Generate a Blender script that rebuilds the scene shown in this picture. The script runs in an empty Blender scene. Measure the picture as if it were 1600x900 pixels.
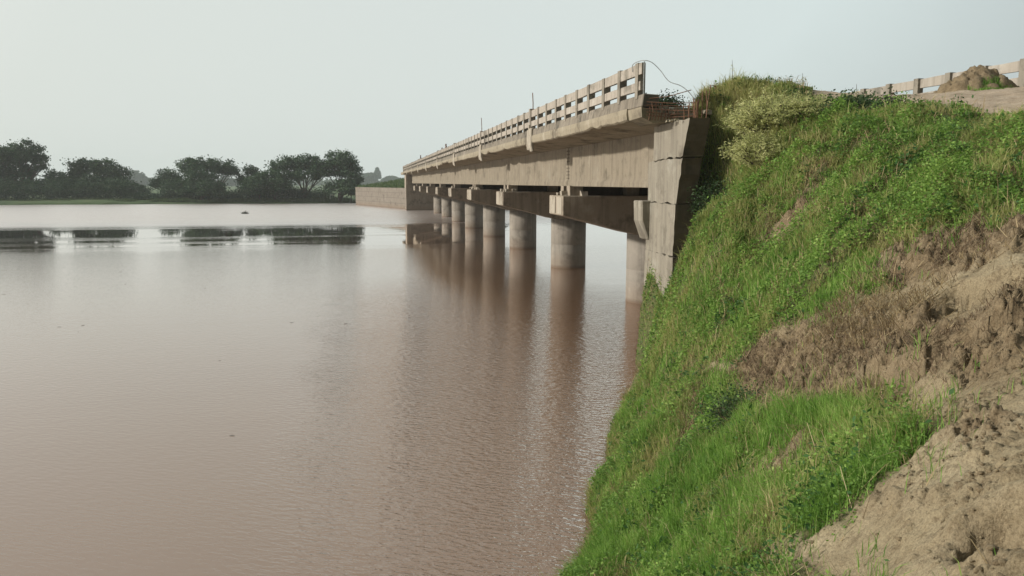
import bpy, math, random
import numpy as np
from mathutils import Vector, Matrix, Quaternion

S = bpy.context.scene
COL = S.collection
R = math.radians
HAZE_D = 0.00032
WATER_IOR = 1.9

# ------------------------------------------------------------------ camera
cam = bpy.data.objects.new('camera', bpy.data.cameras.new('camera'))
COL.objects.link(cam)
cam.location = (0, 0, 5.5)
cam.rotation_euler = (R(90) - math.atan(165 / 1200), 0, -R(10.66))
cam.data.sensor_width = 36
cam.data.lens = 27
cam.data.clip_start = 0.1
cam.data.clip_end = 8000
S.camera = cam

# ------------------------------------------------------------------ sky and sun
SUN_EL, SUN_AZ = R(19), R(-88)            # azimuth from +Y, clockwise positive
sd = Vector((math.sin(SUN_AZ) * math.cos(SUN_EL), math.cos(SUN_AZ) * math.cos(SUN_EL), math.sin(SUN_EL)))
W = bpy.data.worlds.new('World')
S.world = W
W.use_nodes = True
nt = W.node_tree
nt.nodes.clear()
def N(t, kind, **kw):
    n = t.nodes.new(kind)
    for k, v in kw.items():
        if k == 'ins':
            for kk, vv in v.items():
                n.inputs[kk].default_value = vv
        else:
            setattr(n, k, v)
    return n
sky = N(nt, 'ShaderNodeTexSky', sky_type='NISHITA', sun_disc=False, sun_elevation=SUN_EL,
        sun_rotation=SUN_AZ, air_density=1.5, dust_density=5.0, ozone_density=1.0)
tc = N(nt, 'ShaderNodeTexCoord')
dot = N(nt, 'ShaderNodeVectorMath', operation='DOT_PRODUCT'); dot.inputs[1].default_value = sd
nt.links.new(tc.outputs['Generated'], dot.inputs[0])
ramp = N(nt, 'ShaderNodeValToRGB')
e = ramp.color_ramp.elements
e[0].position = 0.0; e[0].color = (0.24, 0.27, 0.29, 1)
e[1].position = 1.0; e[1].color = (0.92, 0.93, 0.90, 1)
m = ramp.color_ramp.elements.new(0.32); m.color = (0.71, 0.80, 0.79, 1)
m = ramp.color_ramp.elements.new(0.47); m.color = (0.73, 0.79, 0.765, 1)
m = ramp.color_ramp.elements.new(0.70); m.color = (0.750, 0.80, 0.76, 1)
mr = N(nt, 'ShaderNodeMapRange'); mr.inputs['From Min'].default_value = -1; mr.inputs['From Max'].default_value = 1
nt.links.new(dot.outputs['Value'], mr.inputs['Value'])
cn = N(nt, 'ShaderNodeTexNoise', ins={'Scale': 2.2, 'Detail': 3.0})     # faint unevenness of the cloud veil
nt.links.new(tc.outputs['Generated'], cn.inputs['Vector'])
ma = N(nt, 'ShaderNodeMath', operation='MULTIPLY_ADD'); ma.inputs[1].default_value = 0.22; ma.inputs[2].default_value = -0.11
nt.links.new(cn.outputs['Fac'], ma.inputs[0])
ad = N(nt, 'ShaderNodeMath', operation='ADD')
nt.links.new(ma.outputs[0], ad.inputs[0]); nt.links.new(mr.outputs[0], ad.inputs[1])
nt.links.new(ad.outputs[0], ramp.inputs[0])
sc10 = N(nt, 'ShaderNodeVectorMath', operation='SCALE'); sc10.inputs['Scale'].default_value = 10.0
nt.links.new(ramp.outputs['Color'], sc10.inputs[0])
mix = N(nt, 'ShaderNodeMix', data_type='RGBA'); mix.inputs['Factor'].default_value = 0.93
nt.links.new(sky.outputs[0], mix.inputs['A']); nt.links.new(sc10.outputs[0], mix.inputs['B'])
bg = N(nt, 'ShaderNodeBackground'); bg.inputs['Strength'].default_value = 0.1
# sky behind the camera dimmed, added to weaken the fill on camera-facing sides
sxyz = N(nt, 'ShaderNodeSeparateXYZ'); nt.links.new(tc.outputs['Generated'], sxyz.inputs[0])
dk = N(nt, 'ShaderNodeMapRange', interpolation_type='SMOOTHSTEP'); dk.inputs['From Min'].default_value = -0.75; dk.inputs['From Max'].default_value = 0.05
dk.inputs['To Min'].default_value = 0.28; dk.inputs['To Max'].default_value = 1.0
nt.links.new(sxyz.outputs['Y'], dk.inputs['Value'])
dsc = N(nt, 'ShaderNodeVectorMath', operation='SCALE'); nt.links.new(mix.outputs['Result'], dsc.inputs[0]); nt.links.new(dk.outputs[0], dsc.inputs['Scale'])
nt.links.new(dsc.outputs[0], bg.inputs['Color'])
wo = N(nt, 'ShaderNodeOutputWorld')
nt.links.new(bg.outputs[0], wo.inputs['Surface'])

sl = bpy.data.lights.new('sun', 'SUN')
sl.energy = 4.2
sl.angle = R(3.0)
sl.color = (1.0, 0.945, 0.86)
sun = bpy.data.objects.new('sun', sl)
COL.objects.link(sun)
sun.rotation_euler = sd.to_track_quat('Z', 'Y').to_euler()

S.view_settings.view_transform = 'Standard'
S.view_settings.look = 'None'
S.view_settings.gamma = 1
S.view_settings.exposure = 0.0
S.render.engine = 'CYCLES'
cy = S.cycles
cy.use_denoising = True
cy.max_bounces = 6
cy.diffuse_bounces = 3
cy.glossy_bounces = 3
cy.transmission_bounces = 3
cy.volume_bounces = 1
cy.transparent_max_bounces = 4
cy.sample_clamp_indirect = 4
cy.use_adaptive_sampling = True
cy.adaptive_threshold = 0.01

# ------------------------------------------------------------------ numpy noise
rng = np.random.default_rng(7)
random.seed(7)
def _h(ix, iy, s):
    v = (ix.astype(np.int64) * 374761393 + iy.astype(np.int64) * 668265263 + s * 982451653) & 0x7fffffff
    v = ((v ^ (v >> 13)) * 1274126177) & 0x7fffffff
    v = v ^ (v >> 16)
    return (v & 0xffff) / 65535.0
def vnoise(x, y, s=0):
    x = np.asarray(x, float); y = np.asarray(y, float)
    ix = np.floor(x); iy = np.floor(y); fx = x - ix; fy = y - iy
    fx = fx * fx * (3 - 2 * fx); fy = fy * fy * (3 - 2 * fy)
    a = _h(ix, iy, s); b = _h(ix + 1, iy, s); c = _h(ix, iy + 1, s); d = _h(ix + 1, iy + 1, s)
    return (a + (b - a) * fx) * (1 - fy) + (c + (d - c) * fx) * fy
def fbm(x, y, s=0, o=4, g=0.5):
    t = 0; a = 1; n = 0
    for k in range(o):
        t = t + a * vnoise(x * 2 ** k + 17.3 * k, y * 2 ** k + 5.1 * k, s + k); n += a; a *= g
    return t / n
def lumps(x, y, s=0):
    ix = np.floor(x); iy = np.floor(y); best = np.full(np.shape(x), 9.0)
    for dx in (-1, 0, 1):
        for dy in (-1, 0, 1):
            jx = ix + dx; jy = iy + dy
            px = jx + _h(jx, jy, s); py = jy + _h(jx, jy, s + 9)
            r = 0.35 + 0.45 * _h(jx, jy, s + 3)
            best = np.minimum(best, ((x - px) ** 2 + (y - py) ** 2) / r ** 2)
    return np.sqrt(np.clip(1 - best, 0, 1))
def cell_edge(x, y, s=0):
    ix = np.floor(x); iy = np.floor(y); f1 = np.full(np.shape(x), 9.0); f2 = f1.copy()
    for dx in (-1, 0, 1):
        for dy in (-1, 0, 1):
            jx = ix + dx; jy = iy + dy
            d = np.hypot(x - jx - _h(jx, jy, s), y - jy - _h(jx, jy, s + 9))
            f2 = np.where(d < f1, f1, np.minimum(f2, d)); f1 = np.minimum(f1, d)
    return f2 - f1
def sstep(a, b, v):
    t = np.clip((v - a) / (b - a), 0, 1)
    return t * t * (3 - 2 * t)
def poly_mask(px, py, poly, soft=0.15):
    """1 inside the polygon, falling to 0 over 'soft' metres outside it"""
    P = np.asarray(poly, float); n = len(P)
    inside = np.zeros(px.shape, bool); d2 = np.full(px.shape, 1e9)
    for i in range(n):
        x1, y1 = P[i]; x2, y2 = P[(i + 1) % n]
        c = ((y1 > py) != (y2 > py))
        with np.errstate(divide='ignore', invalid='ignore'):
            xi = (x2 - x1) * (py - y1) / (y2 - y1 + 1e-12) + x1
        inside ^= c & (px < xi)
        vx, vy = x2 - x1, y2 - y1
        t = np.clip(((px - x1) * vx + (py - y1) * vy) / (vx * vx + vy * vy + 1e-12), 0, 1)
        d2 = np.minimum(d2, (px - x1 - t * vx) ** 2 + (py - y1 - t * vy) ** 2)
    d = np.sqrt(d2); sd_ = np.where(inside, d, -d)
    return sstep(-soft, soft, sd_)
def line_dist(px, py, pts):
    d2 = np.full(px.shape, 1e9); side = np.zeros(px.shape)
    for (x1, y1), (x2, y2) in zip(pts[:-1], pts[1:]):
        vx, vy = x2 - x1, y2 - y1
        t = np.clip(((px - x1) * vx + (py - y1) * vy) / (vx * vx + vy * vy), 0, 1)
        dd = (px - x1 - t * vx) ** 2 + (py - y1 - t * vy) ** 2
        cr = vx * (py - y1) - vy * (px - x1)
        k = dd < d2
        side = np.where(k, np.sign(cr), side); d2 = np.where(k, dd, d2)
    return np.sqrt(d2), side

# ------------------------------------------------------------------ object helpers
def tag(o, label=None, cat=None, group=None, kind=None):
    if label: o['label'] = label
    if cat: o['category'] = cat
    if group: o['group'] = group
    if kind: o['kind'] = kind
    return o
def link(name, me, mat=None, parent=None, loc=None):
    o = bpy.data.objects.new(name, me)
    COL.objects.link(o)
    if mat is not None: me.materials.append(mat)
    if parent is not None: o.parent = parent
    if loc is not None: o.location = loc
    return o
def empty(name, loc=(0, 0, 0)):
    o = bpy.data.objects.new(name, None)
    o.empty_display_size = 0.3
    COL.objects.link(o); o.location = loc
    return o
def mesh_np(name, V, F, smooth=False, attr=None):
    """V (n,3); F list of integer arrays (m,k)"""
    me = bpy.data.meshes.new(name)
    V = np.asarray(V, np.float32)
    me.vertices.add(len(V)); me.vertices.foreach_set('co', V.ravel())
    F = [np.asarray(f, np.int32) for f in F if len(f)]
    nl = sum(f.size for f in F); npf = sum(len(f) for f in F)
    me.loops.add(nl); me.polygons.add(npf)
    me.loops.foreach_set('vertex_index', np.concatenate([f.ravel() for f in F]))
    st = []; off = 0
    for f in F:
        st.append(off + np.arange(len(f), dtype=np.int32) * f.shape[1]); off += f.size
    me.polygons.foreach_set('loop_start', np.concatenate(st).astype(np.int32))
    me.update(calc_edges=True)
    if smooth:
        me.polygons.foreach_set('use_smooth', np.ones(npf, bool))
    if attr:
        for k, v in attr.items():
            a = me.attributes.new(k, 'FLOAT', 'POINT'); a.data.foreach_set('value', np.asarray(v, np.float32))
    me.validate()
    return me
class MB:
    """collects boxes, prisms and tubes and links them as one mesh object"""
    def __init__(s): s.v = []; s.f = []
    def poly(s, pts, faces):
        b = len(s.v); s.v += [tuple(p) for p in pts]; s.f += [tuple(b + i for i in f) for f in faces]
    def box(s, x0, x1, y0, y1, z0, z1, j=0.0):
        r = lambda: (random.random() - 0.5) * 2 * j
        p = [(x + r(), y + r(), z + r()) for z in (z0, z1) for y in (y0, y1) for x in (x0, x1)]
        s.poly(p, [(0, 2, 3, 1), (4, 5, 7, 6), (0, 1, 5, 4), (2, 6, 7, 3), (0, 4, 6, 2), (1, 3, 7, 5)])
    def prism(s, prof, axis, a, b):
        """prof = 2-D outline (counter-clockwise), extruded along axis from a to b"""
        n = len(prof)
        def P(q, t):
            if axis == 'x': return (t, q[0], q[1])
            if axis == 'y': return (q[0], t, q[1])
            return (q[0], q[1], t)
        pts = [P(q, a) for q in prof] + [P(q, b) for q in prof]
        fs = [tuple(range(n)), tuple(range(2 * n - 1, n - 1, -1))]
        fs += [(i, n + i, n + (i + 1) % n, (i + 1) % n) for i in range(n)]
        s.poly(pts, fs)
    def tube(s, pts, radii, n=8, cap=True):
        pts = [Vector(p) for p in pts]
        if not hasattr(radii, '__len__'): radii = [radii] * len(pts)
        base = len(s.v); up = Vector((0.13, 0.21, 1)).normalized(); prev = None
        for i, p in enumerate(pts):
            d = (pts[min(i + 1, len(pts) - 1)] - pts[max(i - 1, 0)]).normalized()
            a = d.cross(up)
            if a.length < 0.05: a = d.cross(Vector((1, 0, 0)))
            a.normalize(); b = d.cross(a)
            if prev is not None and a.dot(prev) < 0: a = -a; b = -b
            prev = a
            for k in range(n):
                t = 2 * math.pi * k / n
                s.v.append(tuple(p + (a * math.cos(t) + b * math.sin(t)) * radii[i]))
        for i in range(len(pts) - 1):
            for k in range(n):
                k2 = (k + 1) % n
                s.f.append((base + i * n + k, base + i * n + k2, base + (i + 1) * n + k2, base + (i + 1) * n + k))
        if cap:
            s.f.append(tuple(base + k for k in range(n)))
            s.f.append(tuple(base + (len(pts) - 1) * n + k for k in range(n)))
    def build(s, name, mat, parent=None, smooth=False, bevel=0.0, loc=None):
        me = bpy.data.meshes.new(name)
        me.from_pydata(s.v, [], s.f)
        import bmesh
        bm = bmesh.new(); bm.from_mesh(me)
        bmesh.ops.recalc_face_normals(bm, faces=bm.faces)
        bm.to_mesh(me); bm.free()
        if smooth:
            me.polygons.foreach_set('use_smooth', [True] * len(me.polygons))
        o = link(name, me, mat, parent, loc)
        if bevel:
            md = o.modifiers.new('bevel', 'BEVEL'); md.width = bevel; md.segments = 1; md.limit_method = 'ANGLE'
        return o

# ------------------------------------------------------------------ materials
def newmat(name):
    m = bpy.data.materials.new(name); m.use_nodes = True
    t = m.node_tree
    b = t.nodes['Principled BSDF']
    return m, t, b
def rgb(c): return (c[0], c[1], c[2], 1)
def ramp_node(t, stops, src):
    r = N(t, 'ShaderNodeValToRGB'); el = r.color_ramp.elements
    while len(el) > 2: el.remove(el[-1])
    el[0].position = stops[0][0]; el[0].color = rgb(stops[0][1])
    el[1].position = stops[-1][0]; el[1].color = rgb(stops[-1][1])
    for p, c in stops[1:-1]:
        x = el.new(p); x.color = rgb(c)
    t.links.new(src, r.inputs[0]); return r
def pos_noise(t, scale, detail=4, rough=0.55, stretch=(1, 1, 1), offset=(0, 0, 0), rot=0.0):
    g = N(t, 'ShaderNodeNewGeometry')
    mp = N(t, 'ShaderNodeMapping'); mp.inputs['Scale'].default_value = stretch; mp.inputs['Location'].default_value = offset
    if rot:
        mp.inputs['Rotation'].default_value = (0, 0, rot); mp.vector_type = 'TEXTURE'; mp.inputs['Scale'].default_value = tuple(1 / q for q in stretch)
    t.links.new(g.outputs['Position'], mp.inputs['Vector'])
    n = N(t, 'ShaderNodeTexNoise', ins={'Scale': scale, 'Detail': detail, 'Roughness': rough})
    t.links.new(mp.outputs[0], n.inputs['Vector'])
    return n
def mixc(t, f, a, b, mode='MIX'):
    m = N(t, 'ShaderNodeMix', data_type='RGBA', blend_type=mode)
    for s, k in ((f, 'Factor'), (a, 'A'), (b, 'B')):
        if isinstance(s, (int, float)): m.inputs[k].default_value = s
        elif isinstance(s, tuple): m.inputs[k].default_value = rgb(s)
        else: t.links.new(s, m.inputs[k])
    return m.outputs['Result']
def math_(t, op, a, b=None, c=None):
    n = N(t, 'ShaderNodeMath', operation=op)
    for i, s in enumerate((a, b, c)):
        if s is None: continue
        if isinstance(s, (int, float)): n.inputs[i].default_value = s
        else: t.links.new(s, n.inputs[i])
    return n.outputs[0]
def concrete(name, base, light, dark, stain=0.5, boards=0.0, streak=0.6, courses=0.0):
    m, t, b = newmat(name)
    n1 = pos_noise(t, 0.9, 6, 0.62)
    c = ramp_node(t, [(0.33, tuple(x * .8 for x in dark)), (0.46, base), (0.57, base), (0.70, light)], n1.outputs['Fac']).outputs[0]
    # rain streaks: noise stretched along the height
    n2 = pos_noise(t, 1.0, 4, 0.6, (5, 5, 0.35))
    s = ramp_node(t, [(0.48, (0, 0, 0)), (0.66, (1, 1, 1))], n2.outputs['Fac']).outputs[0]
    s = math_(t, 'MULTIPLY', s, streak)
    c = mixc(t, s, c, tuple(x * 0.62 for x in base))
    # mineral bloom, paler drips
    n2b = pos_noise(t, 1.3, 3, 0.6, (4, 4, 0.25), (9, 3, 2))
    s2 = ramp_node(t, [(0.60, (0, 0, 0)), (0.70, (1, 1, 1))], n2b.outputs['Fac']).outputs[0]
    c = mixc(t, math_(t, 'MULTIPLY', s2, 0.45), c, light)
    # blotches of mould
    n3 = pos_noise(t, 2.7, 8, 0.7, (1, 1, 1), (4, 8, 1))
    s3 = ramp_node(t, [(0.55, (0, 0, 0)), (0.72, (1, 1, 1))], n3.outputs['Fac']).outputs[0]
    c = mixc(t, math_(t, 'MULTIPLY', s3, stain), c, tuple(x * 0.45 for x in dark))
    n4 = pos_noise(t, 38, 3, 0.7)
    c = mixc(t, 0.22, c, ramp_node(t, [(0.3, (0.35, 0.35, 0.35)), (0.7, (1, 1, 1))], n4.outputs['Fac']).outputs[0], 'MULTIPLY')
    g = N(t, 'ShaderNodeNewGeometry'); sp = N(t, 'ShaderNodeSeparateXYZ'); t.links.new(g.outputs['Position'], sp.inputs[0])
    hb = math_(t, 'ADD', math_(t, 'MULTIPLY', n1.outputs['Fac'], 0.5), math_(t, 'MULTIPLY', n4.outputs['Fac'], 0.18))
    if boards:
        fr = math_(t, 'FRACT', math_(t, 'MULTIPLY', sp.outputs['Y'], 1.0 / boards))
        gap = math_(t, 'LESS_THAN', fr, 0.035)
        n5 = pos_noise(t, 0.8, 2, 0.5, (1, 1, 1), (3, 1, 7))
        gap = math_(t, 'MULTIPLY', gap, math_(t, 'GREATER_THAN', n5.outputs['Fac'], 0.47))
        c = mixc(t, math_(t, 'MULTIPLY', gap, 0.55), c, tuple(x * 0.5 for x in dark))
        hb = math_(t, 'SUBTRACT', hb, math_(t, 'MULTIPLY', gap, 0.4))
    if courses:
        fr = math_(t, 'FRACT', math_(t, 'MULTIPLY', sp.outputs['Z'], 1.0 / courses))
        gap = math_(t, 'LESS_THAN', fr, 0.07)
        c = mixc(t, math_(t, 'MULTIPLY', gap, 0.65), c, tuple(x * 0.45 for x in dark))
    # wet silt mark just above the river
    wet = N(t, 'ShaderNodeMapRange'); wet.inputs['From Min'].default_value = 0.28; wet.inputs['From Max'].default_value = 0.10
    t.links.new(math_(t, 'ADD', sp.outputs['Z'], math_(t, 'MULTIPLY', n3.outputs['Fac'], 0.1)), wet.inputs['Value'])
    c = mixc(t, math_(t, 'MULTIPLY', wet.outputs[0], 0.75), c, (0.10, 0.065, 0.045))
    silt = N(t, 'ShaderNodeMapRange'); silt.inputs['From Min'].default_value = 1.35; silt.inputs['From Max'].default_value = 0.65
    t.links.new(math_(t, 'ADD', sp.outputs['Z'], math_(t, 'MULTIPLY', n3.outputs['Fac'], 0.5)), silt.inputs['Value'])
    c = mixc(t, math_(t, 'MULTIPLY', silt.outputs[0], 0.38), c, (0.20, 0.145, 0.10))
    t.links.new(c, b.inputs['Base Color'])
    b.inputs['Roughness'].default_value = 0.9
    b.inputs['Specular IOR Level'].default_value = 0.25
    bp = N(t, 'ShaderNodeBump'); bp.inputs['Strength'].default_value = 0.55; bp.inputs['Distance'].default_value = 0.05
    t.links.new(hb, bp.inputs['Height']); t.links.new(bp.outputs[0], b.inputs['Normal'])
    return m
M = {}
M['girder'] = concrete('girder_concrete', (0.248, 0.213, 0.159), (0.294, 0.264, 0.206), (0.167, 0.144, 0.106), 0.45, 1.25, 0.6)
M['rail'] = concrete('railing_concrete', (0.368, 0.329, 0.277), (0.448, 0.416, 0.361), (0.216, 0.196, 0.158), 0.65, 0, 0.6)
M['post'] = concrete('post_concrete', (0.255, 0.230, 0.187), (0.357, 0.315, 0.255), (0.145, 0.128, 0.102), 0.75, 0, 0.7)
M['kerb'] = concrete('kerb_concrete', (0.216, 0.188, 0.148), (0.304, 0.268, 0.216), (0.088, 0.080, 0.064), 0.9, 1.5, 0.9)
M['slab'] = concrete('slab_concrete', (0.291, 0.253, 0.184), (0.372, 0.335, 0.260), (0.167, 0.141, 0.102), 0.55, 0, 0.4)
M['pier'] = concrete('pier_concrete', (0.281, 0.254, 0.215), (0.359, 0.328, 0.277), (0.211, 0.187, 0.156), 0.3, 0, 0.5)
M['cap'] = concrete('cap_concrete', (0.315, 0.268, 0.208), (0.425, 0.374, 0.297), (0.204, 0.170, 0.132), 0.45, 0, 0.6)
M['pale'] = concrete('pale_concrete', (0.370, 0.330, 0.264), (0.449, 0.409, 0.343), (0.264, 0.218, 0.165), 0.4, 0, 0.6)
M['shade_dark'] = concrete('shade_dark_concrete', (0.120, 0.095, 0.070), (0.170, 0.135, 0.100), (0.070, 0.058, 0.045), 0.5, 0, 0.5)  # concrete with shade painted into its colour
M['abut'] = concrete('abutment_concrete', (0.248, 0.224, 0.178), (0.338, 0.321, 0.265), (0.163, 0.143, 0.110), 0.5, 0.62, 0.6, 0.0)
M['wall'] = concrete('retaining_wall_concrete', (0.223, 0.194, 0.160), (0.266, 0.242, 0.203), (0.166, 0.141, 0.113), 0.3, 0, 0.3, 1.1)

def metal(name, c, rough=0.8):
    m, t, b = newmat(name)
    n = pos_noise(t, 14, 4, 0.6)
    r = ramp_node(t, [(0.35, tuple(x * 0.5 for x in c)), (0.65, c)], n.outputs['Fac'])
    t.links.new(r.outputs[0], b.inputs['Base Color']); b.inputs['Roughness'].default_value = rough
    return m
M['rust'] = metal('rusty_steel', (0.20, 0.10, 0.055))
M['cable'] = metal('grey_cable', (0.30, 0.32, 0.31), 0.6)
M['dark'] = metal('dark_debris', (0.045, 0.035, 0.028))
M['white'] = metal('white_paint', (0.78, 0.78, 0.74), 0.6)
M['bark'] = metal('bark', (0.10, 0.075, 0.055), 0.95)

def foliage(name, stops, transl=0.35, hue=None, rough=0.6):
    """leaf colour picked per blade/leaf from the 'tint' attribute, with patches from place to place"""
    m, t, b = newmat(name)
    a = N(t, 'ShaderNodeAttribute', attribute_name='tint')
    n = pos_noise(t, 0.9, 3, 0.6)
    v = math_(t, 'ADD', math_(t, 'MULTIPLY', a.outputs['Fac'], 0.72), math_(t, 'MULTIPLY', math_(t, 'SUBTRACT', n.outputs['Fac'], 0.28), 0.62))
    c = ramp_node(t, stops, v).outputs[0]
    t.links.new(c, b.inputs['Base Color'])
    b.inputs['Roughness'].default_value = rough
    b.inputs['Specular IOR Level'].default_value = 0.3
    tr = N(t, 'ShaderNodeBsdfTranslucent'); t.links.new(c, tr.inputs['Color'])
    mx = N(t, 'ShaderNodeMixShader'); mx.inputs[0].default_value = transl
    t.links.new(b.outputs[0], mx.inputs[1]); t.links.new(tr.outputs[0], mx.inputs[2])
    t.links.new(mx.outputs[0], t.nodes['Material Output'].inputs['Surface'])
    return m
M['grass'] = foliage('fresh_grass', [(0.0, (0.080, 0.170, 0.028)), (0.35, (0.160, 0.310, 0.050)), (0.7, (0.280, 0.430, 0.095)), (1.0, (0.50, 0.50, 0.23))], 0.45)
M['cover'] = foliage('leafy_ground_cover', [(0.0, (0.045, 0.100, 0.022)), (0.4, (0.150, 0.275, 0.048)), (0.75, (0.290, 0.430, 0.095)), (1.0, (0.46, 0.52, 0.18))], 0.4)
M['hillgrass'] = foliage('hill_grass', [(0.0, (0.14, 0.18, 0.05)), (0.4, (0.28, 0.32, 0.095)), (0.75, (0.44, 0.42, 0.17)), (1.0, (0.60, 0.50, 0.27))], 0.5)
M['straw'] = foliage('dry_straw', [(0.0, (0.14, 0.095, 0.055)), (0.5, (0.31, 0.23, 0.12)), (1.0, (0.50, 0.41, 0.24))], 0.2)
M['roots'] = foliage('matted_roots', [(0.0, (0.10, 0.068, 0.042)), (0.5, (0.22, 0.155, 0.095)), (1.0, (0.36, 0.28, 0.175))], 0.1, rough=0.9)
M['pale_bush'] = foliage('feathery_leaves', [(0.0, (0.26, 0.30, 0.11)), (0.5, (0.50, 0.52, 0.22)), (1.0, (0.72, 0.68, 0.38))], 0.5)
M['dark_bush'] = foliage('dark_leaves', [(0.0, (0.018, 0.045, 0.015)), (0.5, (0.045, 0.085, 0.028)), (1.0, (0.10, 0.15, 0.05))])
M['tree_leaf'] = foliage('tree_leaves', [(0.0, (0.014, 0.042, 0.018)), (0.5, (0.034, 0.080, 0.032)), (1.0, (0.085, 0.150, 0.055))], 0.2)
M['dark_weed'] = foliage('broad_leaves', [(0.0, (0.025, 0.070, 0.018)), (0.5, (0.065, 0.155, 0.035)), (1.0, (0.14, 0.25, 0.06))], 0.35)
M['far_leaf'] = foliage('far_bank_greens', [(0.0, (0.04, 0.075, 0.025)), (0.5, (0.075, 0.125, 0.035)), (1.0, (0.12, 0.165, 0.05))], 0.25)

# ------------------------------------------------------------------ river bank (near)
CT = [(2.84,9.82,0.00),(3.38,11.15,0.00),(4.42,13.44,0.00),(6.03,16.84,0.00),(7.48,19.55,0.00),(2.94,7.76,1.08),(3.48,9.27,1.14),(4.27,11.43,1.22),(5.63,13.90,1.31),(6.47,16.05,1.86),(6.94,17.26,2.37),(3.02,6.31,1.84),(3.64,7.68,1.82),(4.47,9.50,1.88),(5.42,11.60,2.19),(6.32,13.61,2.88),(6.82,15.57,3.50),(6.99,15.17,3.96),(7.28,16.35,4.49),(2.82,4.84,2.65),(3.45,5.98,2.59),(4.37,7.64,2.54),(5.43,9.57,2.72),(6.37,11.33,3.28),(7.50,13.45,4.11),(8.48,15.88,5.29),(7.92,15.94,4.87),(9.40,17.70,6.40),(10.19,19.83,7.79),(9.43,17.18,6.78),(10.94,19.32,7.82),(10.99,18.13,7.18),(2.78,4.03,3.08),(3.21,4.71,3.17),(4.03,5.96,3.15),(5.01,7.48,3.29),(6.09,9.16,3.67),(7.15,10.86,4.36),(8.47,12.98,5.32),(9.89,15.28,6.66),(10.97,16.48,7.05),(2.75,3.43,3.40),(3.17,4.00,3.48),(3.83,4.88,3.54),(4.85,6.24,3.62),(5.91,7.69,3.94),(7.09,9.31,4.50),(8.56,11.33,5.34),(10.42,13.93,6.58),(11.62,15.78,6.97),(2.70,2.95,3.66),(3.09,3.41,3.75),(3.74,4.17,3.80),(4.71,5.31,3.87),(5.81,6.61,4.14),(6.96,8.00,4.63),(8.48,9.85,5.36),(10.77,12.63,6.43),(12.44,15.02,7.15),(13.67,17.87,7.64),(13.91,16.39,7.50),(2.59,2.50,3.91),(3.08,3.00,3.93),(3.70,3.65,3.98),(4.94,4.96,4.16),(5.97,6.05,4.53),(6.92,7.08,4.92),(8.63,8.90,5.50),(11.77,12.27,6.59),(14.51,15.18,7.37),(0.00,0.00,3.90),(-2.50,0.00,3.60),(0.00,3.00,2.70),(-1.00,5.00,1.00),(-1.00,7.00,-0.30),(1.30,6.00,1.50),(1.50,8.60,0.00),(-6.00,2.00,1.60),(-6.00,5.00,-0.80),(2.00,-3.00,4.20),(5.00,0.00,4.60),(9.00,0.00,5.60),(13.00,0.00,7.60),(19.00,0.00,8.00),(19.00,-8.00,8.00),(12.00,-8.00,7.40),(5.00,-8.00,4.60),(-4.00,-8.00,3.40),(-10.00,-5.00,1.50),(19.50,12.00,8.00),(19.50,20.00,8.05),(15.00,19.50,7.90),(13.00,21.00,8.00),(17.00,24.00,8.00),(22.00,10.00,7.00),(22.00,22.00,7.00),(8.00,5.00,4.60),(13.00,9.00,7.20),(9.00,20.40,7.60),(9.60,20.30,7.80),(8.50,19.50,4.40),(8.60,17.60,4.70),(11.30,22.00,7.95),(10.20,20.80,7.90),(-1.00,9.00,-1.60),(1.30,10.60,-1.00),(5.30,19.20,-1.60),(6.30,20.40,-1.40),(6.80,21.00,-1.40),(4.60,17.30,-1.20),(3.70,15.20,-1.20),(2.80,13.00,-1.10),(1.90,11.00,-1.00),(0.00,14.00,-3.00),(2.00,19.00,-3.00),(-8.00,8.00,-3.00)]
CT = np.array(CT)
def _phi(r2): return -np.sqrt(r2 + 0.16)
_n = len(CT)
_K = _phi(((CT[:, None, :2] - CT[None, :, :2]) ** 2).sum(-1)) + np.eye(_n) * 0.05
_A = np.zeros((_n + 3, _n + 3)); _A[:_n, :_n] = _K; _A[:_n, _n] = 1; _A[:_n, _n + 1:] = CT[:, :2]; _A[_n:, :_n] = _A[:_n, _n:].T
_C = np.linalg.solve(_A, np.r_[CT[:, 2], 0, 0, 0])
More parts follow.
